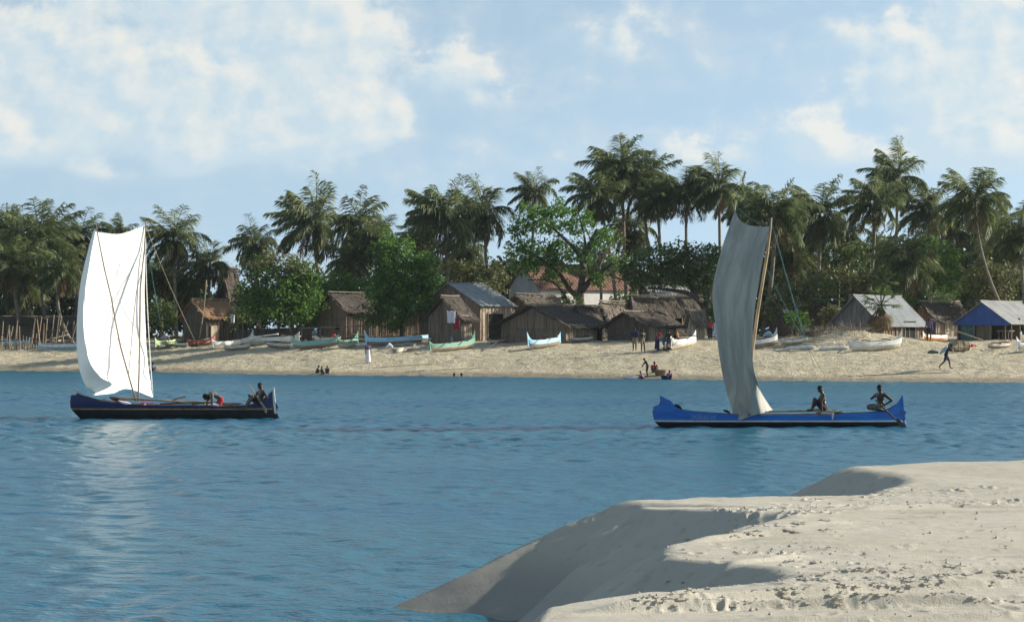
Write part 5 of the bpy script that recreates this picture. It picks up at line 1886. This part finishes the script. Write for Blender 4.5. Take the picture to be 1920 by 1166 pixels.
tree("dark spreading umbrella tree over the long grey thatched hut", 1332, 204,
     [(1215, 490, 44, 26), (1180, 510, 28, 22), (1260, 478, 46, 26), (1310, 485, 44, 26), (1345, 490, 30, 30), (1250, 520, 46, 24), (1300, 525, 40, 26), (1205, 530, 30, 20), (1340, 530, 30, 30), (1280, 500, 50, 30)], 'leaf_mid', 8, dens=1.35, size=.15,
     clump=.45, trunks=[([(1336, None), (1322, 580), (1300, 555), (1268, 545), (1215, 540)], .34), ([(1325, 585), (1330, 550), (1320, 510)], .26), ([(1310, 565), (1290, 530), (1250, 500)], .2)])
tree("light green shrub right of the grey sail", 1490, 200, [(1475, 545, 30, 28), (1500, 570, 26, 24), (1460, 575, 24, 24), (1510, 540, 16, 16)], 'leaf_olive', 9, dens=1.4, name="green_shrub", cat="shrub", trunk_r=.08)
tree("low green bush at the foot of the dark grey-roofed hut", 1500, 197, [(1490, 602, 18, 16), (1506, 608, 14, 12)], 'leaf_bright', 10, dens=1.4, name="green_bush", cat="shrub", trunk_r=.05)
tree("grey green shrub row above the mat hut's roof", 1600, 207, [(1560, 530, 34, 26), (1600, 525, 36, 24), (1640, 535, 34, 24), (1672, 545, 20, 22), (1535, 545, 22, 22)], 'leaf_olive', 11, dens=1.3, name="scrub", cat="shrub", trunk_r=.08)
tree("grey scrub below the palms right of the grey sail", 1570, 226, [(1560, 480, 36, 24), (1600, 478, 34, 22), (1580, 500, 44, 18)], 'leaf_mid', 12, dens=1.2, name="scrub", cat="shrub")
tree("bright green tree behind the low drooping palm", 1748, 218, [(1740, 470, 34, 30), (1770, 490, 32, 34), (1720, 500, 28, 32), (1755, 525, 38, 32), (1785, 530, 24, 30)], 'leaf_bright', 13, dens=1.3)
tree("olive tree right of the brown thatched hut", 1860, 206, [(1850, 510, 38, 24), (1880, 530, 30, 30), (1830, 540, 32, 30), (1860, 555, 40, 22)], 'leaf_olive', 14, dens=1.3)

for i, (px, py, rx, ry, Yq, mt, lab) in enumerate([(455, 590, 22, 20, 218, 'leaf_mid', "low shrub between the brown thatched hut and the reed fence"), (575, 585, 20, 26, 217, 'leaf_bright', "bright shrub at the left wall of the dark reed hut"),
        (700, 590, 26, 24, 208.5, 'leaf_mid', "dark green shrub at the left foot of the big bright green tree"), (915, 540, 26, 18, 213, 'leaf_olive', "olive shrub peeping over the metal roof's right end"),
        (1068, 560, 20, 14, 210, 'leaf_mid', "small shrub at the spreading tree's foot behind the wide reed hut"), (1165, 560, 20, 16, 212, 'leaf_mid', "shrub behind the ruined hut's ridge"),
        (1345, 585, 22, 28, 201, 'leaf_mid', "shrub showing at the left edge of the grey sail"), (1420, 580, 20, 26, 206, 'leaf_olive', "olive shrub between the grey sail and the bowed palm trunk"),
        (1560, 585, 22, 16, 196, 'leaf_olive', "low olive shrub at the left corner of the mat hut"), (1690, 560, 26, 20, 204, 'leaf_bright', "bright shrub behind the metal roof of the mat hut"),
        (1770, 560, 24, 16, 210, 'leaf_mid', "shrub above the brown ridged thatch"), (240, 590, 40, 26, 226, 'leaf_mid', "shrub mostly hidden behind the white sail"), (300, 585, 26, 30, 226, 'leaf_mid', "shrub just right of the white sail's foot")]):
    tree(lab, px, Yq, [(px, py, rx, ry), (px - rx * .6, py + ry * .4, rx * .7, ry * .7), (px + rx * .7, py + ry * .3, rx * .6, ry * .8)], mt, 60 + i, dens=1.3, name="leafy_shrub", cat="shrub", trunk_r=.05, size=.13, clump=.35)

# the dense dark trees that close the view behind palms and huts
bgr = random.Random(77)
BG = [(-60, 470), (0, 478), (60, 488), (120, 492), (180, 495), (240, 505), (300, 508), (350, 520), (400, 545), (455, 532), (560, 505), (620, 508), (680, 492), (740, 490), (820, 480), (880, 478),
      (940, 470), (990, 478), (1050, 470), (1110, 462), (1180, 472), (1240, 490), (1300, 486), (1360, 470), (1420, 450), (1480, 448), (1540, 452), (1600, 470), (1650, 440), (1700, 438), (1750, 432), (1800, 428), (1850, 430), (1900, 424), (1960, 420)]
for i, (px, top) in enumerate(BG):
    Yb = bgr.uniform(244, 256)
    top += 4
    h = 615 - top
    bl = [(px + bgr.uniform(-16, 16), top + h * .22, 34, h * .24), (px - 20, top + h * .45, 36, h * .28), (px + 22, top + h * .50, 36, h * .28), (px, top + h * .75, 46, h * .30), (px + 8, top + h * .95, 50, h * .22)]
    tree("dark tree massed behind the palms and huts", px, Yb, bl, 'leaf_dark', 300 + i, dens=.62, size=.24, clump=.6, group="dark trees behind the village", name="dark_tree")


# fan palms with skirts of dead leaves
def fan_mesh(name, seed, n, mat, lo, hi):
    r = random.Random(seed)
    mb = MB()
    for i in range(n):
        az, el = i * 2.4 + r.uniform(-.3, .3), math.radians(r.uniform(lo, hi))
        d = Vector((math.cos(az) * math.cos(el), math.sin(az) * math.cos(el), math.sin(el)))
        h = d * r.uniform(.5, .7)
        sd = d.cross(Vector((0, 0, 1))).normalized()
        up = sd.cross(d).normalized()
        mb.tube([(0, 0, 0), h], [.02, .012], 5)
        for k in range(15):
            a = (k - 7) / 7 * 1.35
            f = (d * math.cos(a) + sd * math.sin(a) + up * r.uniform(-.15, .1)).normalized()
            l = .5 * (1 - .25 * abs(a) / 1.35) * r.uniform(.85, 1.1)
            w = sd * math.cos(a) * .028 - d * math.sin(a) * .028
            m = h + f * l * .6
            mb.add([h - w * .3, h + w * .3, m + w, m - w, m + f * l * .4 - Vector((0, 0, .12))], [(0, 1, 2, 3), (3, 2, 4)])
    o = mb.build(name, M[mat], None)
    me = o.data
    bpy.data.objects.remove(o)
    return me


FAN = fan_mesh("crown", 3, 22, 'leaf_mid', -15, 85)
FAND = fan_mesh("dead_leaves", 4, 34, 'palm_dry', -86, -45)
for px, py, R, Y, bpx, lab in ((1548, 560, 44, 200, 1550, "dry fan palm with shaggy grey skirt beside the mat hut"), (1652, 573, 46, 187.5, 1648, "fan palm with hanging dead leaves growing before the metal roofed mat hut"),
                               (1655, 530, 36, 200, 1656, "green fan palm above the mat hut's roof")):
    s = FPX / Y
    b, c = base(bpx, Y), at(px, py, Y)
    root = thing("fan_palm", lab, "palm tree", b, 0, "fan palms")
    mb = MB()
    mb.tube(bend(b - Vector((0, 0, .3)), c, (.05, 0, 0)), .14, 8)
    mb.build("trunk", M['trunk'], root, smooth=True)
    for nm, me in (("crown", FAN), ("dead_leaves", FAND)):
        o = link_mesh(nm, me, root, c - b)
        o.scale = (R / s * .95,) * 3 if nm == "crown" else (R / s * .95,) * 3

# the dead palm frond stood upright between canoes
b = base(553, 207)
root = thing("dry_palm_frond", "brown dried palm frond standing upright behind the teal canoe", "palm frond", b)
r = np.random.RandomState(9)
mb = MB()
tip = Vector((-.75, 0, 2.3))
for i in range(40):
    t = .1 + .9 * i / 40
    c = Vector((0, 0, 0)).lerp(tip, t) + Vector((.22 * math.sin(t * 3.1), 0, 0))
    for sg in (-1, 1):
        e = c + Vector((sg * .22 * math.sin(3.1 * min(t + .1, 1)) - .08, r.uniform(-.1, .1), -.28))
        mb.add([c + Vector((0, 0, .03)), c - Vector((0, 0, .03)), e], [(0, 1, 2)])
mb.build("leaflets", M['palm_dry'], root, world=False)
mb = MB()
mb.tube([Vector((0, 0, 0)).lerp(tip, t / 8) + Vector((.22 * math.sin(t / 8 * 3.1), 0, 0)) for t in range(9)], [.05, .045, .04, .035, .03, .025, .02, .015, .01], 6)
mb.build("rib", M['wood_brown'], root, world=False, smooth=True)

# dune grass tufts on the mound
root = thing("grass_tuft", "pale dry grass growing over the sand mound", "grass", ground(1560, 628))
mb = MB()
g = random.Random(4)
for _ in range(700):
    px, Yg = g.gauss(1565, 38), g.gauss(183, 2.2)
    p = base(px, Yg) - root.location
    d = Vector((g.gauss(-.15, .3), g.gauss(0, .3), 1)).normalized()
    l = g.uniform(.15, .5)
    w = Vector((.018, .01, 0))
    mb.add([p - w, p + w, p + d * l], [(0, 1, 2)])
o = mb.build("dune_grass", M['palm_dry'], None)
o.location = root.location
bpy.data.objects.remove(root)
tag(o, kind="stuff", label="pale dry grass growing over the sand mound")
# ---------------------------------------------------------------- people on the beach
PI = math.pi
person("woman in purple top and long white skirt standing on the beach facing the boats", ground(690, 681), "stand", -PI / 2 + .5, .97, [("shirt", M['c_purple']), ("skirt", M['c_white'])])
person("left child of the three crouching at the water's edge, arms out", ground(593, 701), "squat", 0, .72, [("shorts", M['c_black'])])
person("middle child of the three crouching at the water's edge", ground(607, 702), "squat", PI - .6, .70, [("shorts", M['c_navy'])])
person("child in a grey shirt crouching right of the two others at the water's edge", ground(614, 702), "squat", -PI / 2, .72, [("shirt", M['c_plaid']), ("shorts", M['c_black'])])
person("person in dark navy top and tan trousers standing before the low hut", ground(1190, 659), "stand", -PI / 2 - .3, 1.06, [("shirt", M['c_navy']), ("shorts", M['c_tan'])])
person("bare-chested person in tan shorts standing beside the one in navy", ground(1205, 660), "stand_shift", -PI / 2 + .5, 1.02, [("shorts", M['c_tan'])])
person("woman in a red top and dark blue skirt leaning at the white canoe's bow", ground(1232, 657), "lean", .2, .98, [("shirt", M['c_red']), ("skirt", M['c_navy'])])
person("person in pale checked shirt and blue shorts bending beside the red-topped woman", ground(1244, 659), "lean", .3, .92, [("shirt", M['c_plaid']), ("shorts", M['c_blue'])])
person("person in black standing closest to the crowded white canoe's prow", ground(1254, 659), "stand_shift", PI / 2, .95, [("shirt", M['c_black']), ("shorts", M['c_navy'])])
person("person in brown crouching on the sand at the crowded white canoe's bow", ground(1248, 661), "squat", .4, .9, [("shirt", M['c_tan']), ("shorts", M['c_black'])])
person("person seated inside the crowded white canoe with a pale cloth", ground(1268, 655) + Vector((.1, 0, .75)), "sit_knees", PI, .95, [("shirt", M['orange']), ("shorts", M['c_black'])])
person("dark-clad child standing and leaning over the water", ground(1214, 706), "lean", PI, .80, [("shirt", M['c_black']), ("shorts", M['c_black'])])
person("child in a red shirt sitting on the sand by the water", ground(1227, 699), "sit_knees", -PI / 2, .92, [("shirt", M['c_red']), ("shorts", M['c_black'])])
person("child in a pink top crouching in the shallows", ground(1206, 710) + Vector((0, 0, -.12)), "squat", PI, .72, [("shirt", M['c_pink']), ("shorts", M['c_black'])])
person("person in a pink top bathing at the water's edge beside a blue basin", ground(1255, 711) + Vector((0, 0, -.15)), "squat", -PI / 2, .85, [("shirt", M['c_pink']), ("shorts", M['c_navy'])])
wk = person("man in dark shorts walking right along the beach bent under a load", ground(1774, 692), "walk_load", .15, 1.08, [("shorts", M['c_navy']), ("shirt", M['c_black'])])
c = wk.location
bundle("pale blue sack carried on the walking man's back", [c + Vector((-.45, 0, 1.05)), c + Vector((-.15, 0, 1.30)), c + Vector((.12, 0, 1.48))], .19, M['c_lblue'], "sack", "sack")
bundle("dark net bundle slung behind the walking man's back", [c + Vector((-1.25, .05, 1.12)), c + Vector((-.9, .05, 1.18)), c + Vector((-.5, .05, 1.12))], .17, M['c_plaid'], "net", "net_bundle")
person("child in dark blue sitting at the water's edge right of the white sail", ground(284, 697), "sit_knees", 0, .9, [("shirt", M['c_blue']), ("shorts", M['c_navy'])])
for px, lab in ((852, "left one of two swimmers with only the head above water"), (866, "right one of two swimmers with only the head above water")):
    Yw = FPX * EYE / (705.5 - HORIZON) - 1.0
    person(lab, Vector(((px - 960) / FPX * Yw, Yw, -1.38)), "stand", PI, .95, [("shorts", M['c_black'])], group="swimmers")
person("person in a purple shirt standing in the shade of the mat hut's porch", ground(1742, 640), "stand", -PI / 2, 1.0, [("shirt", M['c_purple']), ("shorts", M['c_black'])])
person("person standing under the branches by the dark doorway right of the shed", base(1332, 196), "stand", -PI / 2, 1.0, [("shirt", M['c_red']), ("shorts", M['c_black'])])

b = ground(1247, 711)
mb = MB()
rows = [[Vector((math.cos(a) * r, math.sin(a) * r, z)) for a in [2 * PI * q / 24 for q in range(24)]] for r, z in ((.01, -.02), (.24, -.02), (.32, .26), (.34, .27), (.30, .24), (.23, .02), (.01, .02))]
mb.grid(rows, 0, closed=True)
o = mb.build("basin", M['c_blue'], None, smooth=True)
o.location = b + Vector((0, -.1, 0))
tag(o, "round blue basin at the water's edge by the pink-topped bather", "basin")
b = ground(1238, 703)
mb = MB()
mb.grid([[p * 1.4 for p in r] for r in rows], 0, closed=True)
o = mb.build("basin", M['c_tan'], None, smooth=True)
o.location = b
tag(o, "wide tan basin on the sand beside the child in red", "basin")
bundle("white washing lying half in the water left of the child in pink", [ground(1172, 709) + Vector((0, 0, .03)), ground(1182, 710) + Vector((0, 0, .05)), ground(1196, 710) + Vector((0, 0, .03))], .12, M['c_white'], "washing", "washing")
bundle("red bucket cloth lying at the foot of the blue tarpaulin hut", [ground(1822, 650), ground(1824, 649), ground(1828, 649)], .18, M['c_red'], "cloth")
bundle("green cloth lying in the blue tarpaulin hut's shade", [ground(1810, 648), ground(1813, 647), ground(1816, 647)], .2, M['c_green'], "cloth")

# pebbles and driftwood scraps lying on the bank's rim and the far sand
for px, py, r, lab in ((1318, 921, .05, "pale shell standing on the rim of the near sand bank"), (1120, 968, .06, "clod of sand on the brow of the near bank's steep face")):
    yw = 27.0
    x = (px - 960) / FPX * yw
    mb = MB()
    mb.ellipsoid((0, 0, 0), (r, r * .8, r * .8), 0, 10, 7)
    for i, v in enumerate(mb.v):
        k = 1 + .4 * mnoise.noise(Vector(v) * 30)
        mb.v[i] = (v[0] * k, v[1] * k, v[2] * k)
    o = mb.build("clod", M['cream'], None, smooth=True)
    o.location = (x, yw, bank_z(x, yw) + r * .4)
    tag(o, lab, "clod")

# ---------------------------------------------------------------- sea air between here and the palms
mb = MB()
mb.box((0, 700, 9.75), (3000, 2100, 29.5))
hm = bpy.data.materials.new("sea_haze")
hm.use_nodes = True
ht = NT(hm.node_tree)
ht.n.clear()
pv = ht.node('ShaderNodeVolumePrincipled')
pv.inputs['Color'].default_value = (.80, .91, 1.0, 1)
pv.inputs['Density'].default_value = .00007
pv.inputs['Anisotropy'].default_value = .2
ho = ht.node('ShaderNodeOutputMaterial')
ht.l.new(pv.outputs[0], ho.inputs['Volume'])
tag(mb.build("haze", hm, None), kind="stuff")
